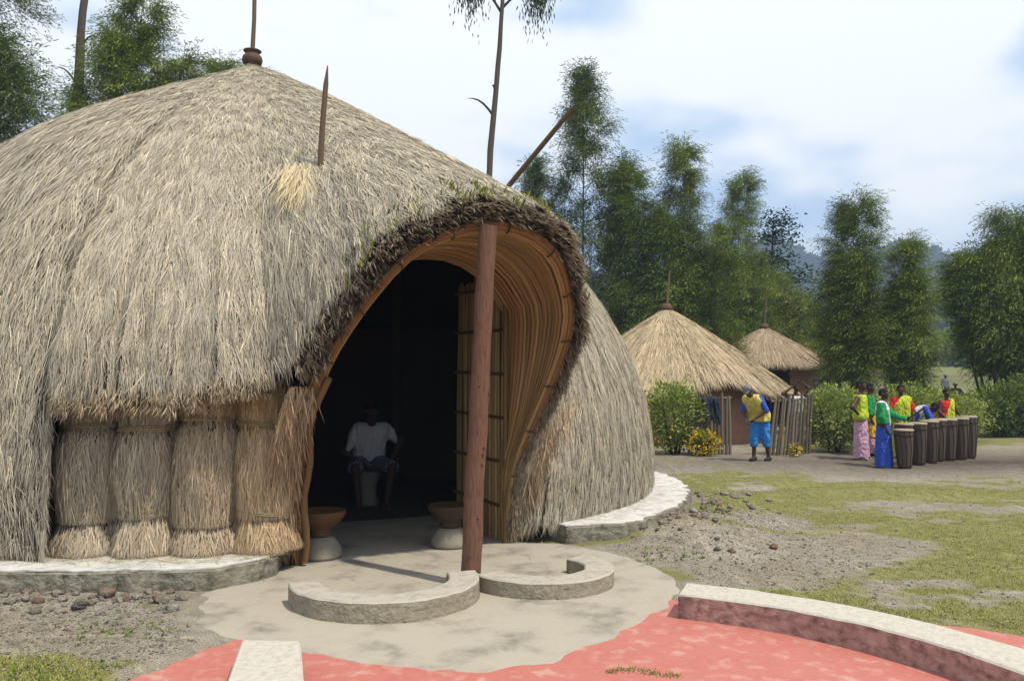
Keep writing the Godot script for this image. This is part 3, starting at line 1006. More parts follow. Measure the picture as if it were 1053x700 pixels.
func tufts() -> void:
	# short turf
	var b := Buf.new()
	var made := 0
	for q in 150000:
		var z := -4.6 - pow(rng.randf(), 1.5) * 15.0
		var x := rng.randf_range(-0.62, 0.66) * -z
		var g := grass_share(x, z)
		if g < 0.45 + 0.3 * rng.randf(): continue
		if Vector2(x - HUT.x, z - HUT.z).length() < 6.25 or on_terrace(x, z) > -0.12 or Vector2(x + 0.5, z + 6.9).length() < 2.3: continue
		var y := ground_height(x, z)
		for r in 3:
			var d := Vector3(rng.randf_range(-0.9, 0.9), 1, rng.randf_range(-0.9, 0.9)).normalized()
			var face := Vector3(rng.randf_range(-1, 1), 0.6, rng.randf_range(-0.5, 1))
			face = (face - d * face.dot(d)).normalized()
			b.blade(Vector3(x + rng.randf_range(-0.03, 0.03), y - 0.004, z + rng.randf_range(-0.03, 0.03)), d, face, rng.randf_range(0.008, 0.026), rng.randf_range(0.004, 0.008), 0.004, vary(Color(0.32, 0.315, 0.12).lerp(Color(0.23, 0.24, 0.07), rng.randf()), 0.3))
		made += 1
	var o := put("grass", b, M.grass)
	tag(o, "short olive turf growing in patches over the yard", "grass", "", "stuff")
	# taller weeds at the lower left and along the hedge foot
	var wd := Buf.new()
	for q in 260:
		var at := [Vector2(-2.9, -4.85), Vector2(-2.5, -4.75), Vector2(1.5, -8.0), Vector2(-2.6, -5.6), Vector2(2.2, -10.3), Vector2(-3.5, -4.9)][q % 6] as Vector2
		var x := at.x + rng.randfn(0, 0.22)
		var z := at.y + rng.randfn(0, 0.12)
		var y := ground_height(x, z)
		for r in 5:
			var d := Vector3(rng.randf_range(-1, 1), rng.randf_range(0.4, 1.2), rng.randf_range(-1, 1)).normalized()
			var face := Vector3(d.z, 1, -d.x)
			face = (face - d * face.dot(d)).normalized()
			wd.blade(Vector3(x, y - 0.005, z), d, face, rng.randf_range(0.02, 0.055), rng.randf_range(0.004, 0.01), -0.008, vary(Color(0.11, 0.17, 0.03), 0.35))
	for q in 420:      # moss in a crack of the red floor
		var f := rng.randf()
		var p := Vector3(lerpf(0.55, 0.98, f), -0.006, -4.93 - 0.05 * sin(f * 5.0) + rng.randfn(0, 0.012 + 0.02 * sin(f * PI)))
		wd.blade(p, Vector3(rng.randf_range(-1, 1), 0.5, rng.randf_range(-1, 1)).normalized(), Vector3.UP, rng.randf_range(0.008, 0.02), 0.006, 0.003, vary(Color(0.14, 0.17, 0.04), 0.35))
	o = put("weeds", wd, M.grass)
	tag(o, "low green weeds sprouting from the gravel", "weeds", "", "stuff")

func stone_mesh(seed_: int) -> ArrayMesh:
	var b := Buf.new()
	rng.seed = seed_ * 77 + 5
	var rows := []
	var off := Vector3(seed_ * 13.0, seed_ * 5.0, 0)
	for j in 7:
		var row := []
		for k in 9:
			var a := TAU * k / 9
			var t := PI * j / 6
			var p := Vector3(sin(t) * cos(a), cos(t), sin(t) * sin(a))
			var f := 0.75 + 0.6 * bump.get_noise_3dv(p * 60 + off * 30)
			row.append(Vector3(p.x * f, p.y * f * 0.62, p.z * f * 0.85))
		rows.append(row)
	b.sheet(rows, true, Color.WHITE)
	return b.mesh()

func stones() -> void:
	var kinds := []
	for k in 6: kinds.append(stone_mesh(k))
	rng.seed = 919
	var tints := []
	for t in [Color(0.3, 0.275, 0.235), Color(0.22, 0.2, 0.165), Color(0.36, 0.33, 0.285), Color(0.28, 0.2, 0.155)]:
		var m: StandardMaterial3D = M.rock.duplicate()
		m.vertex_color_use_as_albedo = false
		m.albedo_color = t.linear_to_srgb()
		tints.append(m)
	# loose stones big enough to pick up
	for q in 130:
		var x := 0.0
		var z := 0.0
		var left := q < 65
		if left:
			var deg := rng.randf_range(-7, 12)
			var r := 6.13 + absf(rng.randfn(0, 0.3))
			x = HUT.x + dir_of(deg).x * r
			z = HUT.z + dir_of(deg).z * r
		else:
			var deg := rng.randf_range(50, 84)
			var r := 6.13 + absf(rng.randfn(0, 0.55))
			x = HUT.x + dir_of(deg).x * r
			z = HUT.z + dir_of(deg).z * r
		if on_terrace(x, z) > -0.12 or Vector2(x + 0.5, z + 6.9).length() < 2.1: continue
		var s := rng.randf_range(0.025, 0.065) * (1.5 if rng.randf() < 0.15 else 1.0)
		var o := place("loose_stone", kinds[q % 6], tints[rng.randi() % 4], self)
		o.transform = Transform3D(Basis.from_euler(Vector3(rng.randf_range(-0.3, 0.3), rng.randf() * TAU, rng.randf_range(-0.3, 0.3))).scaled(Vector3.ONE * s), Vector3(x, ground_height(x, z) + s * 0.25, z))
		if left: tag(o, "grey stone among the rubble below the left plinth", "stone", "rubble by the left plinth")
		else: tag(o, "stone in the rubble heap beside the right plinth", "stone", "rubble by the right plinth")
	# gravel
	var mm := MultiMesh.new()
	mm.transform_format = MultiMesh.TRANSFORM_3D
	mm.use_colors = true
	mm.mesh = kinds[2]
	var at := []
	var cols := []
	for q in 28000:
		var x := 0.0
		var z := 0.0
		if q % 3 == 0:
			x = rng.randf_range(-4.6, -1.6); z = rng.randf_range(-7.2, -4.6)
		elif q % 3 == 1:
			x = 2.4 + rng.randfn(0, 1.1); z = -9.2 + rng.randfn(0, 1.7)
		else:
			if q % 9 != 2: continue
			z = -5 - rng.randf() * 13; x = rng.randf_range(0.05, 0.62) * -z
		if Vector2(x - HUT.x, z - HUT.z).length() < 6.15 or on_terrace(x, z) > -0.12 or Vector2(x + 0.5, z + 6.9).length() < 2.1: continue
		if grass_share(x, z) > 0.6 and rng.randf() < 0.8: continue
		var s := rng.randf_range(0.003, 0.01) * (2.2 if rng.randf() < 0.12 else 1.0)
		at.append(Transform3D(Basis.from_euler(Vector3(0, rng.randf() * TAU, 0)).scaled(Vector3.ONE * s), Vector3(x, ground_height(x, z) + s * 0.2, z)))
		cols.append(vary(Color(0.3, 0.27, 0.225), 0.4))
	mm.instance_count = at.size()
	for k in at.size():
		mm.set_instance_transform(k, at[k]); mm.set_instance_color(k, cols[k])
	var g := MultiMeshInstance3D.new()
	g.multimesh = mm
	g.material_override = M.rock
	g.name = "gravel"
	add_child(g)
	tag(g, "fine grey gravel scattered over the bare earth", "gravel", "", "stuff")

# ---- the paved forecourt -------------------------------------------------
func arc_block(cx: float, cz: float, r0: float, r1: float, a0: float, a1: float, h: float, tilt := 0.0) -> Array:
	var outer := []
	var inner := []
	var m := 28
	for k in m + 1:
		var a := deg_to_rad(lerpf(a0, a1, k / float(m)))
		var j := 0.008 * bump.get_noise_1d(k * 40.0 + cx * 90)
		outer.append(Vector2(cx + sin(a) * (r1 + j), cz + cos(a) * (r1 + j)))
		inner.append(Vector2(cx + sin(a) * (r0 + j * 0.5), cz + cos(a) * (r0 + j * 0.5)))
	inner.reverse()
	return outer + inner

func forecourt() -> void:
	var b := Buf.new()
	var outline := []
	for k in 140:
		var a := TAU * k / 140
		var r := terrace_reach(a)
		outline.append(Vector2(0.3 + sin(a) * r, -3.7 + cos(a) * r))
	b.slab(outline, -0.09, -0.004, 0.008)
	tag(put("terrace", b, M.red_paint, self, "structure"), "worn red painted concrete terrace in front of the entrance")
	b = Buf.new()
	outline = [Vector2(-2.05, -7.75), Vector2(-2.32, -7.2), Vector2(-2.5, -6.7), Vector2(-2.38, -6.2), Vector2(-2.15, -5.8), Vector2(-1.8, -5.52), Vector2(-1.4, -5.36), Vector2(-0.95, -5.12), Vector2(-0.5, -4.98), Vector2(-0.1, -4.95), Vector2(0.25, -5.12), Vector2(0.58, -5.45), Vector2(0.85, -5.9), Vector2(1.15, -6.35), Vector2(1.36, -6.75), Vector2(1.42, -7.2), Vector2(1.25, -7.8), Vector2(0.95, -8.35), Vector2(0.5, -8.75), Vector2(0.1, -8.85), Vector2(-0.1, -9.2), Vector2(-0.9, -10.6), Vector2(-3.3, -9.6)]
	var fine := []
	for k in outline.size():
		var p: Vector2 = outline[k]
		var q: Vector2 = outline[(k + 1) % outline.size()]
		for j in 6:
			var o := p.lerp(q, j / 6.0)
			fine.append(o + Vector2(bump.get_noise_2d(o.x * 90, o.y * 90), bump.get_noise_2d(o.x * 90 + 500, o.y * 90)) * 0.06)
	b.slab(fine, -0.08, 0.0, 0.004)
	tag(put("entrance_floor", b, M.concrete, self, "structure"), "smooth tan screed floor at the hut entrance")
	b = Buf.new()
	var disc := []
	for k in 48: disc.append(Vector2(HUT.x + sin(TAU * k / 48) * 5.12, HUT.z + cos(TAU * k / 48) * 5.12))
	b.slab(disc, -0.1, -0.005, 0.002)
	put("hut_floor", b, M.dark_earth, self, "structure")
	kerb("curved_kerb", "low curved concrete kerb on the left of the brown post", arc_block(-1.0, -6.62, 0.5, 0.74, -78, 112, 0.15), 0.15, M.kerb_top, M.kerb_side)
	kerb("curved_kerb", "low curved concrete kerb with mossy side on the right of the post", arc_block(0.25, -7.14, 0.37, 0.62, -62, 140, 0.13), 0.13, M.kerb_top, M.kerb_side)
	kerb("terrace_wall", "long low white topped wall curving along the red terrace", arc_block(0.3, -3.7, 2.5, 2.86, 159, 88, 0.16), 0.17, M.worn_white, M.pink_side)
	kerb("terrace_wall", "short end of worn white terrace wall at the bottom left", [Vector2(-1.6, -4.98), Vector2(-1.25, -4.96), Vector2(-1.06, -4.3), Vector2(-0.98, -3.7), Vector2(-1.33, -3.66), Vector2(-1.44, -4.2)], 0.17, M.worn_white, M.pink_side)

func kerb(called: String, label: String, outline: Array, h: float, top: Material, side: Material) -> void:
	var mid := Vector2.ZERO
	for p in outline: mid += p / outline.size()
	var t := thing(called, label, "kerb" if called == "curved_kerb" else "wall", Vector3(mid.x, 0, mid.y), 0.0, "")
	var local := []
	for p in outline: local.append(p - mid)
	var b := Buf.new()
	b.slab(local, -0.03, h - 0.014, 0.003, Color.WHITE, func(p: Vector3) -> Vector3: return p + Vector3(bump.get_noise_3dv(p * 300), 0, bump.get_noise_3dv(p * 300 + Vector3(99, 0, 0))) * 0.008)
	put("side", b, side, t)
	b = Buf.new()
	b.slab(local, h - 0.012, h, 0.012, Color.WHITE, func(p: Vector3) -> Vector3: return p + Vector3(bump.get_noise_3dv(p * 300), 0.5 * bump.get_noise_3dv(p * 200), bump.get_noise_3dv(p * 300 + Vector3(99, 0, 0))) * 0.008)
	put("top", b, top, t)

func stools() -> void:
	for s in [[Vector3(-1.86, 0, -8.08), "carved wooden bowl on a round stone foot inside the left jamb", 1.0], [Vector3(-0.64, 0, -8.62), "carved wooden bowl on a pale foot half hidden behind the post", 0.95]]:
		var t := thing("bowl_stand", s[1], "stand", s[0])
		var b := Buf.new()
		b.lathe([Vector2(0.02, 0), Vector2(0.2, 0), Vector2(0.215, 0.03), Vector2(0.2, 0.1), Vector2(0.155, 0.17), Vector2(0.11, 0.205), Vector2(0.02, 0.21)], 28, Color.WHITE, Vector3.ZERO, func(a: float, y: float) -> float: return 1.0 + 0.02 * sin(a * 3 + 1))
		put("foot", b, M.cast, t)
		b = Buf.new()
		b.lathe([Vector2(0.02, 0.205), Vector2(0.1, 0.205), Vector2(0.12, 0.235), Vector2(0.1, 0.265), Vector2(0.14, 0.3), Vector2(0.2, 0.35), Vector2(0.24, 0.41), Vector2(0.245, 0.45), Vector2(0.225, 0.455), Vector2(0.19, 0.425), Vector2(0.12, 0.405), Vector2(0.02, 0.4)], 28, Color.WHITE, Vector3.ZERO, func(a: float, y: float) -> float: return 1.0 + 0.015 * sin(a * 2 + y * 9))
		put("bowl", b, M.bowl_wood if s[2] == 1.0 else M.dark_bowl, t)
		t.scale = Vector3.ONE * s[2]

# ---- trees, bamboo and hedges --------------------------------------------
# A plume is a leaning stem clothed in sprays of narrow leaves: [foot offset, tip, half width, share of the height that is bare]
func plume(at: Array, cols: Array, wood: Buf, foot: Vector3, tip: Vector3, half: float, bare: float, sprays: int, tone: Color, size := 1.0, droop := 0.5, point := 0.5) -> void:
	var bend := (tip - foot) * Vector3(0.25, 0, 0.25)
	var path := func(t: float) -> Vector3: return foot.lerp(tip, t) - bend * sin(t * PI)
	var pts := []
	var radii := []
	for k in 9:
		pts.append(path.call(k / 8.0))
		radii.append(lerpf(0.05, 0.008, k / 8.0) * size)
	wood.tube(pts, radii, 5, vary(Color(0.17, 0.16, 0.07), 0.3))
	# boughs: tufts of sprays at uneven distances from the stem
	var boughs := []
	var nb := int(16 + 3.2 * (tip.y - foot.y))
	for k in nb:
		var t := lerpf(bare, 0.99, pow((k + rng.randf()) / nb, 0.9))
		var share := (t - bare) / (1.0 - bare)
		var wide := half * (0.35 + 0.65 * sin(clampf(share * 1.3 + 0.2, 0, 1) * PI * 0.5)) * pow(maxf(1.0 - share, 0.01), point)
		var a := k * 2.4 + rng.randf() * 1.2
		var out := Vector3(cos(a), 0, sin(a))
		var c: Vector3 = path.call(t) + out * wide * rng.randf_range(0.35, 1.35) - Vector3.UP * wide * 0.12
		boughs.append([c, out, (0.16 + 0.36 * wide) * rng.randf_range(0.5, 1.2), vary(tone, 0.42).lerp(Color(0.26, 0.25, 0.06), 0.35 * rng.randf())])
		wood.tube([path.call(maxf(t - 0.05, 0.0)), c], [0.015 * size, 0.005 * size], 3, Color(0.12, 0.12, 0.05))
	for s in sprays:
		var g: Array = boughs[rng.randi() % boughs.size()]
		var o: Vector3 = Vector3(rng.randfn(0, 0.5), rng.randfn(0, 0.42), rng.randfn(0, 0.5)) * g[2]
		var p: Vector3 = g[0] + o
		var bough: Vector3 = (g[1] * 0.7 + o / g[2] * 0.6 + Vector3.UP * rng.randf_range(-droop, 0.7) + Vector3(rng.randf_range(-0.5, 0.5), 0, rng.randf_range(-0.5, 0.5))).normalized()
		var z := bough.cross(Vector3.UP).normalized()
		at.append(Transform3D(Basis(bough, z.cross(bough), z).scaled(Vector3.ONE * size * rng.randf_range(0.7, 1.25)), p))
		cols.append(vary(g[3], 0.22))

var spray_mesh: ArrayMesh

func make_spray() -> void:
	# a twig with narrow leaves hanging off it
	var b := Buf.new()
	b.tube([Vector3.ZERO, Vector3(0.25, 0.03, 0), Vector3(0.45, -0.02, 0)], [0.006, 0.004, 0.002], 3, Color(1, 0.9, 0.6))
	for q in 26:
		var f := rng.randf()
		var p := Vector3(f * 0.45, 0.03 * sin(f * PI), 0) + Vector3(rng.randf_range(-0.05, 0.05), rng.randf_range(-0.07, 0.07), rng.randf_range(-0.12, 0.12))
		var d := Vector3(rng.randf_range(-0.1, 1.0), rng.randf_range(-0.6, 0.5), rng.randf_range(-0.9, 0.9)).normalized()
		b.leaf(p, d, Vector3(rng.randf_range(-0.6, 0.6), 1, rng.randf_range(-0.6, 0.6)).normalized(), rng.randf_range(0.07, 0.15), rng.randf_range(0.014, 0.026), vary(Color(0.95, 0.95, 0.95), 0.25))
	spray_mesh = b.mesh()

func copies(called: String, mesh: Mesh, at: Array, cols: Array, m: Material, parent: Node) -> MultiMeshInstance3D:
	var mm := MultiMesh.new()
	mm.transform_format = MultiMesh.TRANSFORM_3D
	mm.use_colors = true
	mm.mesh = mesh
	mm.instance_count = at.size()
	for k in at.size():
		mm.set_instance_transform(k, at[k])
		mm.set_instance_color(k, cols[k])
	var o := MultiMeshInstance3D.new()
	o.multimesh = mm
	o.material_override = m
	o.name = numbered(called) if parent == self else called
	parent.add_child(o, true)
	o.set_meta("kind", "stuff")
	return o

func grove(called: String, label: String, at: Vector3, plumes: Array, tone: Color, density := 1.0, group := "", size := 1.0, category := "bamboo", droop := 0.5, point := 0.5) -> Node3D:
	var t := thing(called, label, category, at, 0.0, group)
	var spots := []
	var cols := []
	var wood := Buf.new()
	for p in plumes:
		plume(spots, cols, wood, p[0], p[1], p[2] * 0.92, p[3], int(p[4] * density * 1.7), tone, size, droop, point)
		if category == "bamboo":
			for k in 3:
				var f: Vector3 = p[0] + Vector3(rng.randfn(0, 0.35), 0, rng.randfn(0, 0.35))
				var tip: Vector3 = f.lerp(p[1], 0.75) + Vector3(rng.randfn(0, 0.2), 0, rng.randfn(0, 0.2))
				wood.tube([f, f.lerp(tip, 0.5) + Vector3(rng.randfn(0, 0.06), 0, 0), tip], [0.04 * size, 0.032 * size, 0.012 * size], 5, vary(Color(0.2, 0.18, 0.08), 0.35))
	put("stem", wood, M.bark, t)
	copies("crown", spray_mesh, spots, cols, M.leaf, t)
	return t

func bush(called: String, label: String, at: Vector3, half: Vector3, count: int, tone: Color, leaf := 0.09, flowers := 0.0, broad := 0.5, category := "bush") -> Node3D:
	var t := thing(called, label, category, at)
	var b := Buf.new()
	var fl := Buf.new()
	var wood := Buf.new()
	for k in 9:
		var tip := Vector3(rng.randf_range(-0.6, 0.6) * half.x, half.y * rng.randf_range(0.9, 1.5), rng.randf_range(-0.6, 0.6) * half.z)
		wood.tube([Vector3(tip.x * 0.25, 0, tip.z * 0.25), tip * Vector3(0.7, 0.5, 0.7), tip], [0.025, 0.018, 0.006], 5, Color(0.1, 0.075, 0.05))
	for q in count:
		var p := Vector3(rng.randfn(), rng.randfn(), rng.randfn()).normalized()
		var lump := 0.86 + 0.42 * bump.get_noise_3dv(p * 95 + at * 9)
		var r := pow(rng.randf(), 0.22) * lump
		var pos := Vector3(p.x * half.x, half.y + p.y * half.y, p.z * half.z) + Vector3(p.x * half.x, p.y * half.y, p.z * half.z) * (r - 1.0)
		pos = Vector3(p.x * half.x * r, half.y * (1.0 + p.y * r), p.z * half.z * r)
		if pos.y < 0.03: pos.y = rng.randf() * half.y * 0.5
		var d := (p + Vector3(rng.randf_range(-0.9, 0.9), rng.randf_range(-0.5, 0.9), rng.randf_range(-0.9, 0.9))).normalized()
		var face := (p * 0.6 + Vector3(rng.randf_range(-0.6, 0.6), 1.0, rng.randf_range(-0.6, 0.6))).normalized()
		var yellow := bump.get_noise_3dv(pos * 130 + at * 5) * 0.6 + flowers - (pos.y / half.y) * 0.35
		if flowers > 0 and yellow > 0.12 and p.z > -0.3:
			fl.leaf(pos + p * 0.03, d, face, leaf * rng.randf_range(0.5, 0.9), leaf * 0.4, vary(Color(0.5, 0.36, 0.015), 0.2))
		else:
			b.leaf(pos, d, face, leaf * rng.randf_range(0.6, 1.2), leaf * broad * rng.randf_range(0.7, 1.1), vary(tone, 0.35).lerp(Color(0.4, 0.42, 0.17), 0.45 * rng.randf()))
	put("stem", wood, M.bark, t)
	put("foliage", b, M.leaf, t)
	if fl.v.size(): put("blossom", fl, M.petal, t).set_meta("label", "yellow blossom")
	return t

func greenery() -> void:
	rng.seed = 4242
	make_spray()
	var dark := Color(0.115, 0.17, 0.045)
	var mid := Color(0.17, 0.225, 0.055)
	var light := Color(0.26, 0.29, 0.075)
	var blue := Color(0.095, 0.145, 0.05)
	# left, behind the hut
	grove("conifer", "dark dense conifer at the left edge behind the hut", Vector3(-16.2, 0, -24), [[Vector3.ZERO, Vector3(0.2, 15.2, 0), 2.6, 0.2, 1900], [Vector3(0.8, 0, 0.5), Vector3(1.3, 11.6, 0.5), 1.5, 0.3, 900]], blue, 1.0, "", 1.3, "tree", 0.8, 0.45)
	grove("bamboo", "leafy bamboo clump behind the peak of the large hut roof, left", Vector3(-12.0, 0, -25), [[Vector3.ZERO, Vector3(0.6, 13.6, 0), 1.5, 0.3, 1500], [Vector3(-0.8, 0, 0), Vector3(-1.3, 10.6, 0), 0.9, 0.3, 600], [Vector3(0.8, 0, 0), Vector3(1.9, 11.8, 0), 1.1, 0.35, 800], [Vector3(0.3, 0, 0.6), Vector3(0.2, 12.2, 0.8), 1.4, 0.4, 900]], mid, 1.0, "", 1.15)
	grove("bamboo", "small bamboo top showing just left of the roof pot", Vector3(-9.6, 0, -27), [[Vector3.ZERO, Vector3(-0.1, 12.3, 0), 1.2, 0.45, 1000], [Vector3(0.5, 0, 0), Vector3(0.7, 12.0, 0), 0.9, 0.5, 500]], mid, 1.0, "", 1.1)
	bare_trunk("dead_tree", "pale bare trunk between the conifer and the bamboo on the left", Vector3(-14.2, 0, -26), [Vector3.ZERO, Vector3(0.1, 9, 0), Vector3(0.35, 12, 0), Vector3(0.55, 15.5, 0)], 0.26, [[0.72, Vector3(-0.7, 0.6, 0)], [0.8, Vector3(0.5, 0.35, 0)]], 0)
	bare_trunk("eucalyptus", "tall thin eucalyptus trunk with broken branches behind the hood", Vector3(-0.75, 0, -22), [Vector3.ZERO, Vector3(0.0, 4, 0), Vector3(0.12, 7, 0), Vector3(0.35, 10, 0), Vector3(0.6, 13.6, 0)], 0.125, [[0.65, Vector3(-0.72, 0.5, 0)], [0.5, Vector3(0.85, -0.45, 0)], [0.69, Vector3(-0.1, 0.28, 0)], [0.86, Vector3(-0.9, 1.0, 0)], [0.87, Vector3(1.05, 0.6, 0)]], 160)
	# the belt of trees and bamboo behind the small huts
	grove("conifer", "tall feathery conifer with open top behind the slanting stick", Vector3(2.75, 0, -32), [[Vector3.ZERO, Vector3(0.1, 14.0, 0), 2.5, 0.1, 1500], [Vector3(-1.6, 0, 0.4), Vector3(-1.9, 10.2, 0.3), 1.4, 0.1, 900], [Vector3(1.3, 0, 0.3), Vector3(1.6, 10.2, 0), 1.2, 0.1, 700]], blue, 1.1, "", 1.25, "tree", 0.7, 0.9)
	grove("bamboo", "dark leafy thicket right of the feathery conifer", Vector3(5.0, 0, -31), [[Vector3(-0.6, 0, 0), Vector3(-0.5, 9.9, 0), 1.3, 0.1, 1300], [Vector3(0.7, 0, 0.5), Vector3(0.7, 8.0, 0.3), 1.3, 0.1, 1000]], dark, 1.0, "", 1.15)
	grove("bamboo", "tall narrow bamboo plume above the apex of the nearer small hut", Vector3(6.6, 0, -31.5), [[Vector3.ZERO, Vector3(0.0, 10.9, 0), 0.95, 0.1, 1500], [Vector3(-0.7, 0, 0.4), Vector3(-0.9, 7.6, 0.5), 1.2, 0.1, 800], [Vector3(0.7, 0, 0.4), Vector3(1.2, 7.6, 0.6), 1.3, 0.1, 900]], dark.lerp(mid, 0.4), 1.0, "", 1.1, "bamboo", 0.5, 0.3)
	grove("bamboo", "bamboo plume leaning right between the two small hut roofs", Vector3(10.0, 0, -37.5), [[Vector3(-0.5, 0, 0), Vector3(0.6, 11.2, 0), 1.0, 0.1, 1500], [Vector3(-1.2, 0, 0.5), Vector3(-1.1, 7.6, 0.5), 1.5, 0.1, 1000], [Vector3(0.5, 0, 0.5), Vector3(0.9, 7.2, 0.8), 1.5, 0.1, 1000]], mid, 1.0, "", 1.1, "bamboo", 0.5, 0.35)
	grove("bamboo", "pale yellow green bamboo above the farther small hut", Vector3(13.3, 0, -40), [[Vector3(-0.6, 0, 0), Vector3(-0.5, 6.7, 0), 1.3, 0.1, 1000], [Vector3(0.5, 0, 0.3), Vector3(0.6, 5.9, 0.2), 1.2, 0.1, 900], [Vector3(1.6, 0, 0.3), Vector3(1.8, 4.7, 0.2), 1.2, 0.1, 800]], light, 1.0, "", 1.1)
	broad_tree("broadleaf_tree", "dark broad leaved tree over the farther small hut", Vector3(13.0, 0, -42), 10.6)
	grove("bamboo", "tall bamboo plume with bare canes behind the pink skirted woman", Vector3(10.6, 0, -26.0), [[Vector3(0.1, 0, 0), Vector3(0.3, 7.5, 0), 0.66, 0.2, 1500], [Vector3(-0.3, 0, 0.2), Vector3(-0.5, 5.0, 0), 0.4, 0.35, 420], [Vector3(0.2, 0, 0.4), Vector3(0.05, 5.7, 0.3), 0.55, 0.3, 600]], dark.lerp(mid, 0.4), 1.0, "", 0.92, "bamboo", 0.4, 0.25)
	grove("bamboo", "bamboo clump with bare canes left of the open field", Vector3(12.35, 0, -26.0), [[Vector3.ZERO, Vector3(0.25, 6.2, 0), 0.48, 0.2, 900], [Vector3(0.2, 0, 0.2), Vector3(0.4, 5.0, 0), 0.4, 0.25, 450], [Vector3(-0.15, 0, 0.2), Vector3(-0.1, 4.7, 0), 0.38, 0.25, 450]], mid, 1.0, "", 0.92, "bamboo", 0.4, 0.25)
	var big := []
	for k in 13:
		var x := -0.85 + k * 0.64
		big.append([Vector3(x, 0, rng.randf_range(-0.8, 0.8)), Vector3(x + (-0.9 if k < 2 else rng.randf_range(-0.9, 0.2)), [5.6, 6.1, 7.3, 6.6, 8.2, 8.9, 8.3, 9.3, 8.9, 9.2, 8.7, 9.3, 9.0][k], rng.randf_range(-0.5, 1.0)), [0.95, 1.0, 1.1, 1.25, 1.35][mini(k, 4)], [0.45, 0.3, 0.04, 0.02, 0.02][mini(k, 4)], 1250 if k < 3 else 2100])
	grove("bamboo", "huge dark bamboo thicket at the right edge", Vector3(16.7, 0, -27), big, dark.lerp(mid, 0.35), 1.0, "", 1.15, "bamboo", 0.8, 0.3)
	# shrubs and trees far across the field
	var far_spots := []
	for k in 26: far_spots.append([-10.0 + k * 5.2 + rng.randf_range(-2, 2), -88.0 - rng.randf() * 45.0, rng.randf_range(2.0, 5.5)])
	for k in far_spots.size():
		var f: Array = far_spots[k]
		var o := bush("field_tree", "bushy tree on the far side of the field", Vector3(f[0], ground_height(f[0], f[1]) - 0.2, f[1]), Vector3(f[2] * 0.9, f[2] * 0.8, f[2] * 0.9), 1500, [dark, mid][k % 2], 0.6, 0.0, 0.5, "tree")
		o.set_meta("group", "trees along the far side of the field")
	for f in [[20.9, -42.0, 0.85, "small round shrub alone in the field"], [17.4, -33.0, 0.8, "leafy shrub at the near edge of the field"], [19.3, -33.5, 0.9, "shrub beside the dark bamboo thicket"], [15.2, -31.5, 0.9, "shrub behind the drummers' hedge"]]:
		bush("shrub", f[3], Vector3(f[0], ground_height(f[0], f[1]) - 0.05, f[1]), Vector3(f[2], f[2] * 0.85, f[2]), 1500, mid, 0.2)
	for f in [[15.1, -25.6, 1.1, "dark understorey bush at the left foot of the right edge thicket"], [16.3, -25.2, 1.5, "dark understorey bush at the right edge below the thicket"], [17.9, -25.6, 1.6, "dark understorey bush under the thicket beyond the right edge"]]:
		bush("shrub", f[3], Vector3(f[0], 0, f[1]), Vector3(f[2], f[2] * 0.75, f[2] * 0.8), 4200, dark, 0.16, 0.0, 0.35)
	# the compound's hedge bushes
	bush("bush", "rounded bush with yellow blossom beside the right plinth", Vector3(3.85, 0, -19.6), Vector3(0.85, 0.9, 0.7), 5200, Color(0.22, 0.27, 0.07), 0.1, 0.1)
	bush("bush", "small bush of yellow blossom at the foot of the left fence", Vector3(4.4, 0, -19.05), Vector3(0.38, 0.3, 0.3), 900, Color(0.15, 0.17, 0.03), 0.09, 0.75)
	bush("bush", "tall leafy bush right of the right fence", Vector3(7.75, 0, -19.9), Vector3(0.85, 0.86, 0.75), 5200, Color(0.23, 0.27, 0.085), 0.1, 0.0)
	bush("bush", "small tuft of yellow blossom at the foot of the right fence", Vector3(6.45, 0, -18.95), Vector3(0.14, 0.13, 0.13), 160, Color(0.3, 0.28, 0.02), 0.09, 0.95)
	bush("bush", "leafy hedge bush with yellow blossom behind the pink skirted woman", Vector3(9.0, 0, -20.9), Vector3(1.0, 0.72, 0.8), 4200, Color(0.22, 0.26, 0.07), 0.1, 0.05)
	bush("bush", "leafy hedge bush behind the middle drums", Vector3(10.9, 0, -22.6), Vector3(1.35, 0.85, 0.9), 5200, Color(0.22, 0.26, 0.07), 0.11, 0.0)
	bush("bush", "pale leafy hedge bush left of the red and yellow dressed drummer", Vector3(12.6, 0, -23.6), Vector3(1.1, 0.72, 0.8), 3600, Color(0.24, 0.27, 0.08), 0.11, 0.0)

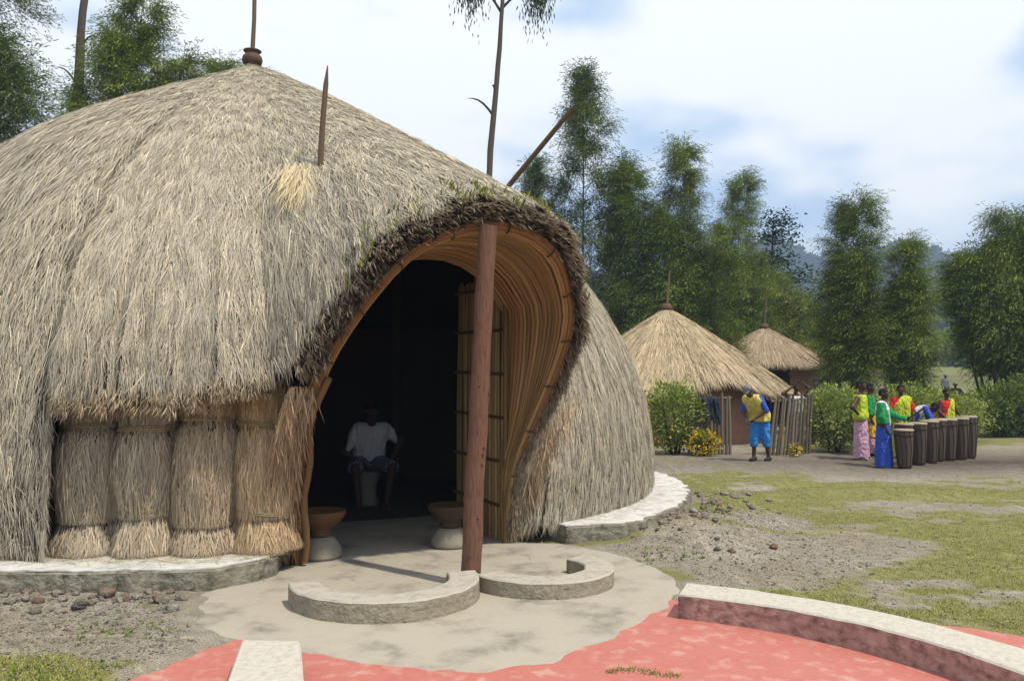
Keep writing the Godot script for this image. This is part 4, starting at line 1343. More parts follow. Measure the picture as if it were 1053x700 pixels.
func bare_trunk(called: String, label: String, at: Vector3, path: Array, r: float, branches: Array, leafy: int) -> void:
	var t := thing(called, label, "tree", at)
	var c := Curve3D.new()
	for p in path: c.add_point(p)
	var pts := []
	var radii := []
	for k in 25:
		var u := k / 24.0
		pts.append(c.sample_baked(u * c.get_baked_length()) + Vector3(0.05 * bump.get_noise_1d(u * 200 + at.x * 9), 0, 0.05 * bump.get_noise_1d(u * 200 + 300)))
		radii.append(lerpf(r, r * 0.4, u) * (1.0 + 0.1 * bump.get_noise_1d(u * 500)))
	var b := Buf.new()
	b.tube(pts, radii, 9, Color(0.17, 0.14, 0.115))
	put("trunk", b, M.bark, t)
	var leaves := Buf.new()
	for br in branches:
		var o := c.sample_baked(br[0] * c.get_baked_length())
		var d: Vector3 = br[1]
		var l := Buf.new()
		var q := []
		for k in 6:
			var u := k / 5.0
			q.append(o + d * u + Vector3.UP * 0.16 * sin(u * PI) * signf(d.y))
		l.tube(q, [0.042, 0.034, 0.03, 0.024, 0.016, 0.005], 6, Color(0.1, 0.08, 0.07))
		put("branch", l, M.bark, t)
		if leafy and br[0] > 0.8:
			for k in leafy * 3:
				var p: Vector3 = o + d * rng.randf_range(0.75, 1.1) + Vector3(rng.randfn(0, 0.2), -absf(rng.randfn(0, 0.45)), rng.randfn(0, 0.2))
				leaves.leaf(p, Vector3(rng.randf_range(-0.4, 0.4), -1, rng.randf_range(-0.4, 0.4)).normalized(), Vector3(rng.randf_range(-1, 1), 0.3, rng.randf_range(-1, 1)).normalized(), rng.randf_range(0.12, 0.24), 0.035, vary(Color(0.05, 0.065, 0.03), 0.3))
	if leafy: put("crown", leaves, M.leaf, t)

func broad_tree(called: String, label: String, at: Vector3, high: float) -> void:
	var t := thing(called, label, "tree", at)
	var wood := Buf.new()
	var b := Buf.new()
	wood.tube([Vector3.ZERO, Vector3(0.1, high * 0.4, 0), Vector3(0.4, high * 0.92, 0)], [0.16, 0.12, 0.03], 8, Color(0.1, 0.08, 0.06))
	for k in 46:
		var h := rng.randf_range(0.5, 1.0)
		var a := rng.randf() * TAU
		var reach := rng.randf_range(0.3, 1.9) * (1.25 - h) * 1.9
		var o := Vector3(0.1 + 0.3 * h, high * h * 0.92, 0)
		var e := o + Vector3(cos(a) * reach + 0.25, rng.randf_range(0.0, 0.5), sin(a) * reach * 0.7)
		wood.tube([o, (o + e) * 0.5 + Vector3.UP * 0.05, e], [0.035, 0.025, 0.01], 4, Color(0.1, 0.08, 0.06))
		for q in 75:
			var p := e + Vector3(rng.randfn(0, 0.3), rng.randfn(0, 0.2), rng.randfn(0, 0.3))
			b.leaf(p, Vector3(rng.randf_range(-1, 1), rng.randf_range(-0.6, 0.4), rng.randf_range(-1, 1)).normalized(), Vector3(rng.randf_range(-0.6, 0.6), 1, rng.randf_range(-0.6, 0.6)).normalized(), rng.randf_range(0.14, 0.26), rng.randf_range(0.09, 0.14), vary(Color(0.035, 0.062, 0.02), 0.35))
	put("trunk", wood, M.bark, t)
	put("crown", b, M.leaf, t)

func hills() -> void:
	for h in [[-620.0, 80.0, 22.0, 5, Color(0.04, 0.058, 0.028)], [-330.0, 22.0, 6.0, 9, Color(0.06, 0.085, 0.03)]]:
		var b := Buf.new()
		var rows := []
		var cols := []
		for j in 26:
			var row := []
			var crow := []
			for k in 161:
				var x := lerpf(-700, 1000, k / 160.0)
				var u := j / 25.0
				var ridge: float = h[1] + h[2] * 1.6 * patch.get_noise_2d(x * 0.012 + h[3] * 50, 0) + h[2] * 0.35 * patch.get_noise_2d(x * 0.06, 40)
				var z: float = h[0] + 160 - 200 * u
				var y: float = 8.0 + (ridge - 8.0) * sin(minf(u * 1.25, 1.0) * PI * 0.5) + 5.0 * patch.get_noise_2d(x * 0.15, z * 0.15) * u
				if u > 0.8: y -= (u - 0.8) * 150
				y += 2.4 * bump.get_noise_2d(x * 9, z * 9)
				row.append(Vector3(x, y, z))
				crow.append(vary(h[4], 0.1).lerp(Color(0.11, 0.12, 0.045), clampf(cover.get_noise_2d(x * 0.03, z * 0.03) - 0.1, 0, 0.6)))
			rows.append(row)
			cols.append(crow)
		b.sheet(rows, false, Color.WHITE, cols)
		put("hill", b, M.forest, self, "structure")
		# woods that clothe the slope, seen from afar as one mass
		var mm := MultiMesh.new()
		mm.transform_format = MultiMesh.TRANSFORM_3D
		mm.use_colors = true
		var lb := Buf.new()
		for q in 26:
			var p := Vector3(rng.randfn(), absf(rng.randfn()), rng.randfn()).normalized()
			lb.leaf(p * 0.5 + Vector3.UP * 0.3, (p + Vector3(rng.randf_range(-1, 1), rng.randf_range(-1, 1), rng.randf_range(-1, 1))).normalized(), (p + Vector3.UP).normalized(), 0.9, 0.6, Color.WHITE)
		mm.mesh = lb.mesh()
		mm.instance_count = 9000
		for q in 9000:
			var j := rng.randi_range(2, 21)
			var k := rng.randi_range(30, 150)
			var p: Vector3 = rows[j][k].lerp(rows[j + 1][k + 1], rng.randf()) + Vector3(rng.randf_range(-5, 5), 0, 0)
			var s: float = rng.randf_range(2.0, 5.0) * (-h[0] / 620.0)
			mm.set_instance_transform(q, Transform3D(Basis.from_euler(Vector3(0, rng.randf() * TAU, 0)).scaled(Vector3(s, s * rng.randf_range(0.9, 1.5), s)), p - Vector3.UP * s * 0.2))
			mm.set_instance_color(q, vary(h[4], 0.4))
		var w := MultiMeshInstance3D.new()
		w.multimesh = mm
		w.material_override = M.leaf
		w.name = numbered("hill_woods")
		add_child(w)
		tag(w, "hazy woods covering the " + ("far blue" if h[0] < -400 else "nearer green") + " hillside", "woods", "", "stuff")

# ---- the two small huts and their fence ----------------------------------
func small_hut(label: String, at: Vector3, r_wall: float, h_wall: float, r_eave: float, h_eave: float, h_peak: float, door_deg: float, door_half: float, straws: int, tone: Color, lift_deg := 999.0, rod := 1.0) -> void:
	var hut := thing("round_hut", label, "hut", at)
	var drop := func(deg: float) -> float:
		return h_eave + 0.3 * exp(-pow((deg - lift_deg) / 14.0, 2)) + 0.04 * bump.get_noise_1d(deg * 12)
	var surf := func(deg: float, t: float) -> Vector3:
		var e: Vector3 = dir_of(deg) * r_eave + Vector3.UP * drop.call(deg)
		var p0 := Vector3.UP * h_peak
		var p1 := dir_of(deg) * r_eave * 0.3 + Vector3.UP * lerpf(h_peak, h_eave, 0.24)
		var p2: Vector3 = e - dir_of(deg) * r_eave * 0.3 + Vector3.UP * (h_peak - h_eave) * 0.33
		return bezier(p0, p1, p2, e, t)
	var b := Buf.new()
	var rows := []
	for k in 73:
		var row := []
		for j in 15: row.append(surf.call(k * 5.0, j / 14.0))
		row.append(surf.call(k * 5.0, 1.0) - Vector3.UP * 0.14 - dir_of(k * 5.0) * 0.06)
		row.append(dir_of(k * 5.0) * (r_wall - 0.1) + Vector3.UP * (h_wall + 0.1))
		rows.append(row)
	b.sheet(rows)
	var roof := put("roof", b, M.under, hut)
	var s := Buf.new()
	for q in straws:
		var deg := rng.randf_range(-110, 110)
		var t := sqrt(rng.randf())
		var p: Vector3 = surf.call(deg, t)
		var d: Vector3 = (surf.call(deg, minf(t + 0.02, 1.0)) - surf.call(deg, t - 0.02)).normalized()
		var up := d.cross(dir_of(deg + 90)).normalized()
		if up.y < 0: up = -up
		d = (d + dir_of(deg + 90) * rng.randf_range(-0.16, 0.16)).normalized()
		var face := (up + dir_of(deg + 90) * rng.randf_range(-0.5, 0.5)).normalized()
		face = (face - d * face.dot(d)).normalized()
		var col := vary(tone, 0.3) if rng.randf() > 0.1 else vary(tone * 0.55, 0.3)
		s.blade(p + up * rng.randf_range(0.01, 0.045) - d * 0.1, d, face, rng.randf_range(0.25, 0.6), rng.randf_range(0.008, 0.017), rng.randf_range(-0.02, 0.01), Color(col.r, col.g, col.b))
	for q in straws / 8:
		var deg := rng.randf_range(-110, 110)
		var p: Vector3 = surf.call(deg, 1.0) - Vector3.UP * rng.randf() * 0.12
		s.blade(p, (dir_of(deg) * 0.4 + Vector3(rng.randf_range(-0.3, 0.3), -1, 0)).normalized(), dir_of(deg), rng.randf_range(0.06, 0.18), 0.02, 0.02, vary(tone * 0.7, 0.35))
	put("straw", s, M.straw, roof, "stuff")
	# the wall of red mud, open at the door
	b = Buf.new()
	rows = []
	for k in 91:
		var deg := lerpf(door_deg + door_half, door_deg + 360 - door_half, k / 90.0)
		var row := []
		for j in 7:
			var h := lerpf(-0.1, h_wall + 0.2, j / 6.0)
			row.append(dir_of(deg) * (r_wall + 0.04 * bump.get_noise_2d(deg * 12, h * 70)) + Vector3.UP * h)
		row.append(dir_of(deg) * (r_wall - 0.2) + Vector3.UP * (h_wall + 0.2))
		row.append(dir_of(deg) * (r_wall - 0.2) - Vector3.UP * 0.1)
		rows.append(row)
	b.sheet(rows)
	put("wall", b, M.mud, hut)
	# door posts and lintel
	for sgn in [-1, 1]:
		b = Buf.new()
		var d := dir_of(door_deg + sgn * door_half) * (r_wall - 0.05)
		b.tube([d - Vector3.UP * 0.05, d + Vector3.UP * (h_wall + 0.15)], [0.06], 8)
		put("door_post", b, M.dark_wood, hut)
	b = Buf.new()
	b.tube([dir_of(door_deg - door_half) * (r_wall - 0.05) + Vector3.UP * (h_wall + 0.02), dir_of(door_deg + door_half) * (r_wall - 0.05) + Vector3.UP * (h_wall + 0.02)], [0.06], 8)
	put("lintel", b, M.dark_wood, hut)
	b = Buf.new()
	b.lathe([Vector2(0.02, -0.05), Vector2(0.17, -0.05), Vector2(0.19, 0.02), Vector2(0.14, 0.1), Vector2(0.11, 0.15), Vector2(0.02, 0.16)], 16, Color.WHITE, Vector3.UP * h_peak)
	put("finial_cap", b, M.clay, hut)
	b = Buf.new()
	b.tube([Vector3.UP * (h_peak + 0.1), Vector3(0.05, h_peak + rod * 0.6, 0), Vector3(0.1, h_peak + rod, 0)], [0.045, 0.04, 0.028], 7)
	put("finial_rod", b, M.stick, hut)

func fence(called: String, label: String, a: Vector3, b: Vector3, count: int, high: float, lean: float) -> void:
	var t := thing(called, label, "fence", a)
	var span := b - a
	var side := Vector3(span.z, 0, -span.x).normalized()
	for k in count:
		var f := Buf.new()
		var p := span * (k / float(count - 1)) + side * (0.02 * (k % 2))
		var h := high + rng.randf_range(-0.09, 0.07)
		var tilt := lean * h * (1.0 - 0.6 * k / count) + rng.randf_range(-0.02, 0.02)
		f.tube([p - Vector3.UP * 0.05, p + Vector3(tilt * 0.5 + rng.randf_range(-0.01, 0.01), h * 0.5, 0), p + Vector3(tilt, h, rng.randf_range(-0.02, 0.02))], [rng.randf_range(0.03, 0.042), 0.034, 0.028], 7, vary(Color(0.27, 0.23, 0.175), 0.3))
		put("stake", f, M.stake, t)
	for h in [0.92, 0.5]:
		var f := Buf.new()
		var o := side * 0.05
		f.tube([o + Vector3(lean * high * h - 0.08, high * h - 0.02, 0), o + span * 0.5 + Vector3(lean * high * h * 0.7, high * h + 0.02, 0), o + span * (1.06 if h > 0.6 else 0.8) + Vector3(lean * 0.3, high * h + 0.05 + (0.12 if h < 0.6 else 0.0), 0)], [0.028, 0.03, 0.022], 7, Color(0.32, 0.27, 0.2))
		put("rail", f, M.stake, t)

func drums() -> void:
	var spots := [[7.80, -16.5, 0.78, "drum nearest the camera, beside the blue skirt"], [8.02, -16.95, 0.86, "drum just behind the nearest drum"], [8.42, -17.2, 0.88, "third drum from the left in the row"], [8.82, -17.5, 0.9, "fourth drum from the left in the row"], [9.12, -17.75, 0.9, "fifth drum from the left in the row"], [9.42, -17.9, 0.9, "sixth drum from the left, left of the last pair"], [9.84, -18.2, 0.92, "seventh drum from the left, next to the last"], [10.16, -18.45, 0.95, "drum at the right end of the row"]]
	for s in spots:
		var h: float = s[2]
		var t := thing("drum", "tall dark wooden " + s[3], "drum", Vector3(s[0], ground_height(s[0], s[1]), s[1]), rng.randf() * TAU, "tall drums standing in a row")
		var b := Buf.new()
		b.lathe([Vector2(0.02, 0), Vector2(0.115, 0), Vector2(0.12, 0.03), Vector2(0.15, h * 0.35), Vector2(0.172, h * 0.68), Vector2(0.178, h * 0.86), Vector2(0.172, h * 0.97)], 22)
		put("shell", b, M.drum, t)
		b = Buf.new()
		b.lathe([Vector2(0.174, h * 0.95), Vector2(0.184, h * 0.955), Vector2(0.184, h * 0.985), Vector2(0.165, h), Vector2(0.02, h + 0.004)], 22)
		put("skin", b, M.hide, t)
		b = Buf.new()
		for k in 11:
			var a := TAU * k / 11
			var a2 := TAU * (k + 0.5) / 11
			b.tube([Vector3(sin(a) * 0.187, h * 0.95, cos(a) * 0.187), Vector3(sin(a2) * 0.168, h * 0.5, cos(a2) * 0.168), Vector3(sin(a2) * 0.127, h * 0.05, cos(a2) * 0.127)], [0.006], 4)
		put("lacing", b, M.dark_wood, t)
		for hh in [0.06, 0.84]:
			b = Buf.new()
			var ring := []
			for k in 19: ring.append(Vector3(sin(TAU * k / 18), 0, cos(TAU * k / 18)) * (0.13 if hh < 0.5 else 0.183) + Vector3.UP * h * hh)
			b.tube(ring, [0.01], 5, Color.WHITE, false)
			put("hoop", b, M.dark_wood, t)

# ---- people --------------------------------------------------------------
# a smooth skin over tapered bones [from, to, radius, radius], cut by planes [normal, distance]
func flesh(bones: Array, cell: float, k: float, clips: Array = []) -> Buf:
	var lo := Vector3.ONE * 1e9
	var hi := Vector3.ONE * -1e9
	for o in bones:
		var r := maxf(o[2], o[3]) + cell * 3
		lo = lo.min(o[0] - Vector3.ONE * r).min(o[1] - Vector3.ONE * r)
		hi = hi.max(o[0] + Vector3.ONE * r).max(o[1] + Vector3.ONE * r)
	var nx := int((hi.x - lo.x) / cell) + 2
	var ny := int((hi.y - lo.y) / cell) + 2
	var nz := int((hi.z - lo.z) / cell) + 2
	var f := PackedFloat32Array()
	f.resize(nx * ny * nz)
	f.fill(1.0)
	for o in bones:
		var a: Vector3 = o[0]
		var b: Vector3 = o[1]
		var ra: float = o[2]
		var rb: float = o[3]
		var pad := maxf(ra, rb) + maxf(k, cell * 2.5)
		var l := ((a.min(b) - Vector3.ONE * pad - lo) / cell).max(Vector3.ZERO)
		var h := ((a.max(b) + Vector3.ONE * pad - lo) / cell) + Vector3.ONE
		var ab := b - a
		var inv := 1.0 / maxf(ab.length_squared(), 1e-9)
		for z in range(int(l.z), mini(int(h.z) + 1, nz)):
			for y in range(int(l.y), mini(int(h.y) + 1, ny)):
				var row := (z * ny + y) * nx
				for x in range(int(l.x), mini(int(h.x) + 1, nx)):
					var p := lo + Vector3(x, y, z) * cell
					var t := clampf((p - a).dot(ab) * inv, 0.0, 1.0)
					var d := p.distance_to(a + ab * t) - lerpf(ra, rb, t)
					var g := f[row + x]
					var m := maxf(k - absf(g - d), 0.0)
					f[row + x] = minf(g, d) - m * m * 0.25 / k
	for c in clips:
		var n: Vector3 = c[0]
		for z in nz:
			for y in ny:
				var row := (z * ny + y) * nx
				for x in nx:
					if f[row + x] < cell * 3: f[row + x] = maxf(f[row + x], n.dot(lo + Vector3(x, y, z) * cell) - c[1])
	var out := Buf.new()
	var ids := PackedInt32Array()
	ids.resize(f.size())
	ids.fill(-1)
	var step := [0, 1, nx, nx + 1, nx * ny, nx * ny + 1, nx * ny + nx, nx * ny + nx + 1]
	var corner := [Vector3(0, 0, 0), Vector3(1, 0, 0), Vector3(0, 1, 0), Vector3(1, 1, 0), Vector3(0, 0, 1), Vector3(1, 0, 1), Vector3(0, 1, 1), Vector3(1, 1, 1)]
	var pairs := [[0, 1], [2, 3], [4, 5], [6, 7], [0, 2], [1, 3], [4, 6], [5, 7], [0, 4], [1, 5], [2, 6], [3, 7]]
	for z in nz - 1:
		for y in ny - 1:
			var row := (z * ny + y) * nx
			for x in nx - 1:
				var at := row + x
				if absf(f[at]) > cell * 2.2: continue
				var any := false
				for q in range(1, 8):
					if (f[at + step[q]] < 0.0) != (f[at] < 0.0):
						any = true
						break
				if not any: continue
				var sum := Vector3.ZERO
				var cnt := 0
				for e in pairs:
					var fa := f[at + step[e[0]]]
					var fb := f[at + step[e[1]]]
					if (fa < 0.0) != (fb < 0.0):
						sum += corner[e[0]].lerp(corner[e[1]], fa / (fa - fb))
						cnt += 1
				ids[at] = out.v.size()
				out.v.push_back(lo + (Vector3(x, y, z) + sum / cnt) * cell)
				out.c.push_back(Color.WHITE)
	var sx := 1
	var sy := nx
	var sz := nx * ny
	for z in range(1, nz - 1):
		for y in range(1, ny - 1):
			for x in range(1, nx - 1):
				var at := (z * ny + y) * nx + x
				if ids[at] < 0: continue
				var neg := f[at] < 0.0
				for ax in 3:
					var s: int = [sx, sy, sz][ax]
					if neg == (f[at + s] < 0.0): continue
					var u: int = [sy, sz, sx][ax]
					var w: int = [sz, sx, sy][ax]
					var q := [ids[at], ids[at - u], ids[at - u - w], ids[at - w]]
					if q.min() < 0: continue
					if neg: out.i.append_array([q[0], q[2], q[1], q[0], q[3], q[2]])
					else: out.i.append_array([q[0], q[1], q[2], q[0], q[2], q[3]])
	out.normals()
	return out

func hand(b: Buf, wrist: Vector3, toward: Vector3, palm: Vector3, left: float, curl := 0.5) -> void:
	var d := toward.normalized()
	var n := (palm - d * palm.dot(d)).normalized()
	var x := d.cross(n) * left
	b.tube([wrist - d * 0.02, wrist + d * 0.03, wrist + d * 0.085], [0.025, 0.036, 0.034], 8, Color.WHITE, true, 0.55)
	for k in 4:
		var o := wrist + d * 0.08 + x * (-0.028 + 0.0187 * k)
		var l: float = [0.062, 0.075, 0.08, 0.07][k]
		var m := o + (d + n * curl * 0.6).normalized() * l * 0.5
		var e := m + (d + n * curl * 1.8).normalized() * l * 0.5
		b.tube([o, m, e], [0.0095, 0.009, 0.006], 5)
	var th := wrist + d * 0.03 + x * 0.034
	b.tube([th, th + (d * 0.7 + x * 0.7 + n * 0.3).normalized() * 0.035, th + (d + x * 0.4 + n * 0.6).normalized() * 0.065], [0.012, 0.011, 0.007], 5)

# pose: pelvis, chest, head, el/er elbows, wl/wr wrists, kl/kr knees, al/ar ankles; l is the person's own left (+x), facing +z
func person(label: String, at: Vector3, turn: float, high: float, pose: Dictionary, outfit: Array, look := Vector2.ZERO, hair := "short", group := "", cell := 0.022) -> Node3D:
	var J := {"pelvis": Vector3(0, 0.95, 0), "chest": Vector3(0, 1.42, 0), "el": Vector3(0.25, 1.13, -0.02), "er": Vector3(-0.25, 1.13, -0.02), "wl": Vector3(0.27, 0.88, 0.06), "wr": Vector3(-0.27, 0.88, 0.06), "kl": Vector3(0.1, 0.5, 0.03), "kr": Vector3(-0.1, 0.5, 0.03), "al": Vector3(0.11, 0.08, 0), "ar": Vector3(-0.11, 0.08, 0)}
	J.merge(pose, true)
	var up: Vector3 = (J.chest - J.pelvis).normalized()
	var left: Vector3 = J.get("left", Vector3.RIGHT)
	var head: Vector3 = J.get("head", J.chest + up * 0.17 + Vector3(0, 0.03, 0.03))
	var sl: Vector3 = J.chest + left * 0.17 - up * 0.03
	var sr: Vector3 = J.chest - left * 0.17 - up * 0.03
	var hl: Vector3 = J.pelvis + left * 0.085
	var hr: Vector3 = J.pelvis - left * 0.085
	var B := {
		"torso": [[hl + up * 0.02, J.chest + left * 0.075 - up * 0.12, 0.105, 0.105], [hr + up * 0.02, J.chest - left * 0.075 - up * 0.12, 0.105, 0.105], [sl - left * 0.03, sr + left * 0.03, 0.065, 0.065]],
		"arms": [[sl, J.el, 0.055, 0.042], [sr, J.er, 0.055, 0.042]],
		"forearms": [[J.el, J.wl, 0.042, 0.028], [J.er, J.wr, 0.042, 0.028]],
		"thighs": [[hl, J.kl, 0.09, 0.06], [hr, J.kr, 0.09, 0.06]],
		"shins": [[J.kl, J.al, 0.056, 0.038], [J.kr, J.ar, 0.056, 0.038]],
		"feet": [[J.al - Vector3(0, 0.035, 0.03), J.al + J.get("toe", Vector3(0, -0.05, 0.15)), 0.04, 0.028], [J.ar - Vector3(0, 0.035, 0.03), J.ar + J.get("toe", Vector3(0, -0.05, 0.15)), 0.04, 0.028]],
		"neck": [[J.chest - up * 0.02, head - (head - J.chest).normalized() * 0.06, 0.055, 0.05]],
	}
	var t := thing("person", label, "person", at, turn, group)
	t.scale = Vector3.ONE * high / 1.72
	var all := []
	for k in B: all += B[k]
	var body := flesh(all, cell, 0.05)
	# the head, with brow, nose, lips, chin and ears
	var hb := Basis(Vector3.UP, look.x) * Basis(Vector3.RIGHT, look.y)
	var F := func(x: float, y: float, z: float) -> Vector3: return head + hb * Vector3(x, y, z)
	var skull := flesh([[F.call(0, 0.035, -0.02), F.call(0, 0.025, 0.01), 0.086, 0.08], [F.call(0, -0.03, 0.025), F.call(0, -0.072, 0.045), 0.06, 0.036], [F.call(0, 0.01, 0.083), F.call(0, -0.02, 0.1), 0.011, 0.016], [F.call(-0.02, -0.026, 0.086), F.call(0.02, -0.026, 0.086), 0.01, 0.01], [F.call(-0.036, 0.026, 0.07), F.call(0.036, 0.026, 0.07), 0.018, 0.018], [F.call(-0.02, -0.052, 0.077), F.call(0.02, -0.052, 0.077), 0.012, 0.012], [F.call(0.084, -0.01, -0.01), F.call(0.09, 0.02, -0.018), 0.012, 0.018], [F.call(-0.084, -0.01, -0.01), F.call(-0.09, 0.02, -0.018), 0.012, 0.018]], 0.011, 0.02)
	var base := body.v.size()
	body.v.append_array(skull.v); body.n.append_array(skull.n); body.c.append_array(skull.c)
	for q in skull.i: body.i.push_back(base + q)
	hand(body, J.wl, J.get("hl", (J.wl - J.el)), J.get("pl", Vector3(-1, 0, 0.3)), 1.0, J.get("cl", 0.4))
	hand(body, J.wr, J.get("hr", (J.wr - J.er)), J.get("pr", Vector3(1, 0, 0.3)), -1.0, J.get("cr", 0.4))
	put("body", body, M.skin, t)
	for sgn in [-1, 1]:
		var e := Buf.new()
		e.lathe([Vector2(0.001, -0.011), Vector2(0.009, -0.006), Vector2(0.012, 0), Vector2(0.009, 0.006), Vector2(0.001, 0.011)], 8, Color.WHITE, F.call(0.032 * sgn, 0.004, 0.079))
		put("eye", e, M.eye, t)
	if hair == "short":
		put("hair", flesh([[F.call(0, 0.045, -0.03), F.call(0, 0.05, 0.0), 0.09, 0.085]], 0.013, 0.02, [[hb * Vector3(0, -1, 0.55), (hb * Vector3(0, -1, 0.55)).dot(F.call(0, 0.035, 0.03))]]), M.hair, t)
	elif hair == "cap":
		var cap := put("cap", flesh([[F.call(0, 0.05, -0.025), F.call(0, 0.06, 0.0), 0.097, 0.09], [F.call(-0.045, 0.05, 0.09), F.call(0.045, 0.05, 0.09), 0.022, 0.022], [F.call(-0.03, 0.045, 0.13), F.call(0.03, 0.045, 0.13), 0.014, 0.014]], 0.013, 0.03, [[hb * Vector3(0, -1, 0), (hb * Vector3(0, -1, 0)).dot(F.call(0, 0.035, 0.0))]]), M.grey_cap, t)
		cap.set_meta("label", "grey cap")
	for g in outfit:
		var m: Material = g.mat
		var buf: Buf
		if g.has("skirt"):     # a wrap hanging from the waist in folds
			buf = Buf.new()
			var rows := []
			var mid: Vector3 = (J.al + J.ar) * 0.5
			for j in 15:
				var u := j / 14.0
				var h := lerpf(g.skirt.x, g.skirt.y, u)
				var c: Vector3 = J.pelvis.lerp(Vector3(mid.x, 0, mid.z), clampf((J.pelvis.y - h) / J.pelvis.y, 0, 1))
				var row := []
				for q in 40:
					var a := TAU * q / 40
					var r := lerpf(g.get("r0", 0.165), g.get("r1", 0.22), pow(u, 0.7)) * (1.0 + 0.07 * u * sin(a * 7 + at.x * 3 + u) + 0.04 * u * sin(a * 3 + 1.0))
					row.append(Vector3(c.x + cos(a) * r, h + (0.02 * sin(a * 5) * u if j == 14 else 0.0), c.z + sin(a) * r * 0.8))
				rows.append(row)
			buf.sheet(rows, true)
		else:
			var bones := []
			for name_ in g.bones:
				for o in B[name_]: bones.append([o[0], o[1], o[2] + g.grow, o[3] + g.grow * g.get("flare", 1.0)])
			for o in g.get("extra", []): bones.append(o)
			buf = flesh(bones, cell, 0.05, g.get("clips", []))
		var node := put(g.name, buf, m, t)
		if g.has("label"): node.set_meta("label", g.label)
	return t

func people() -> void:
	var blue := cloth(0.03, 0.08, 0.42)
	var sky_blue := cloth(0.03, 0.2, 0.55)
	var yellow := cloth(0.55, 0.46, 0.1)
	var lime := cloth(0.4, 0.48, 0.03)
	var pink := cloth(0.5, 0.3, 0.42)
	var green := cloth(0.012, 0.23, 0.07)
	var red := cloth(0.5, 0.02, 0.02)
	var white := cloth(0.6, 0.6, 0.62)
	var gold := cloth(0.55, 0.36, 0.04)
	var black := cloth(0.02, 0.02, 0.024)
	var checks := cloth(0.13, 0.13, 0.16)
	var lilac := cloth(0.45, 0.3, 0.38)
	var waist := [Vector3.DOWN, -0.92]
	var P := func(x: float, z: float) -> Vector3: return Vector3(x, ground_height(x, z), z)
	# the man stepping out of the gateway
	person("person in grey cap, yellow tabard and blue trousers walking out of the gateway", P.call(5.32, -17.75), -0.75, 1.72, {"chest": Vector3(-0.05, 1.34, 0.24), "head": Vector3(-0.08, 1.49, 0.39), "el": Vector3(0.24, 1.08, 0.2), "er": Vector3(-0.28, 1.06, 0.22), "wl": Vector3(0.08, 0.92, 0.36), "wr": Vector3(-0.16, 0.88, 0.36), "kl": Vector3(0.1, 0.5, -0.02), "al": Vector3(0.12, 0.08, -0.12), "kr": Vector3(-0.1, 0.5, 0.1), "ar": Vector3(-0.11, 0.08, 0.1)}, [
		{"name": "shirt", "bones": ["torso", "arms"], "grow": 0.018, "mat": blue, "clips": [[Vector3.DOWN, -0.95]]},
		{"name": "tabard", "bones": ["torso"], "grow": 0.045, "mat": yellow, "extra": [[Vector3(-0.09, 0.86, 0.05), Vector3(0.09, 0.86, 0.05), 0.14, 0.14]], "clips": [[Vector3.DOWN, -0.84], [Vector3(0.75, 0.66, 0).normalized(), 1.0]]},
		{"name": "trousers", "bones": ["thighs", "shins"], "grow": 0.035, "mat": sky_blue, "extra": [[Vector3(-0.08, 0.93, 0), Vector3(0.08, 0.93, 0), 0.13, 0.13]], "clips": [[Vector3.DOWN, -0.3]]},
		{"name": "boots", "bones": ["feet"], "grow": 0.012, "mat": black}], Vector2(0.1, 0.75), "cap")
	# the drummers
	person("person in lime top and long pink skirt, hand on hip", P.call(7.66, -18.2), 0.95, 1.7, {"er": Vector3(-0.42, 1.16, -0.08), "wr": Vector3(-0.2, 0.98, 0.02), "hr": Vector3(0.5, -0.5, 0.5)}, [
		{"name": "top", "bones": ["torso"], "grow": 0.03, "mat": lime, "extra": [[Vector3(-0.1, 0.95, 0.0), Vector3(0.1, 0.95, 0.0), 0.15, 0.15]], "clips": [[Vector3.DOWN, -0.86], [Vector3(0, 1, 0), 1.43]]},
		{"name": "skirt", "skirt": Vector2(0.98, 0.05), "r0": 0.16, "r1": 0.21, "mat": pink},
		{"name": "sandals", "bones": ["feet"], "grow": 0.008, "mat": white, "clips": [[Vector3.UP, 0.04]]}], Vector2(-0.1, 0.0), "short")
	person("person in green jacket and gold wrap, half hidden behind the pink skirt", P.call(8.2, -19.0), 1.1, 1.62, {}, [
		{"name": "jacket", "bones": ["torso", "arms", "forearms"], "grow": 0.028, "mat": green, "clips": [[Vector3.DOWN, -0.98], [Vector3(0, 1, 0), 1.45]]},
		{"name": "wrap", "skirt": Vector2(1.02, 0.45), "r0": 0.17, "r1": 0.2, "mat": gold},
		{"name": "skirt", "skirt": Vector2(0.6, 0.05), "r0": 0.16, "r1": 0.2, "mat": lilac}])
	var stick_man := person("person in green jacket, white sash and long blue skirt raising a drumstick", P.call(7.5, -16.75), 1.0, 1.56, {"el": Vector3(0.24, 1.16, 0.16), "wl": Vector3(0.14, 1.08, 0.42), "hl": Vector3(0.1, 0.4, 1), "cl": 1.4, "er": Vector3(-0.27, 1.12, 0.02), "wr": Vector3(-0.22, 0.86, 0.1)}, [
		{"name": "jacket", "bones": ["torso", "arms", "forearms"], "grow": 0.03, "mat": green, "clips": [[Vector3.DOWN, -0.98], [Vector3(0, 1, 0), 1.45]]},
		{"name": "sash", "bones": ["torso"], "grow": 0.042, "mat": white, "clips": [[Vector3.DOWN, -0.75], [Vector3(0.6, 0.35, 0).normalized(), 0.62], [Vector3(-0.6, -0.35, 0).normalized(), -0.5], [Vector3(0, 1, 0), 1.5]]},
		{"name": "skirt", "skirt": Vector2(1.04, 0.04), "r0": 0.165, "r1": 0.24, "mat": blue},
		{"name": "sandals", "bones": ["feet"], "grow": 0.008, "mat": white, "clips": [[Vector3.UP, 0.04]]}], Vector2(0.0, 0.0), "short")
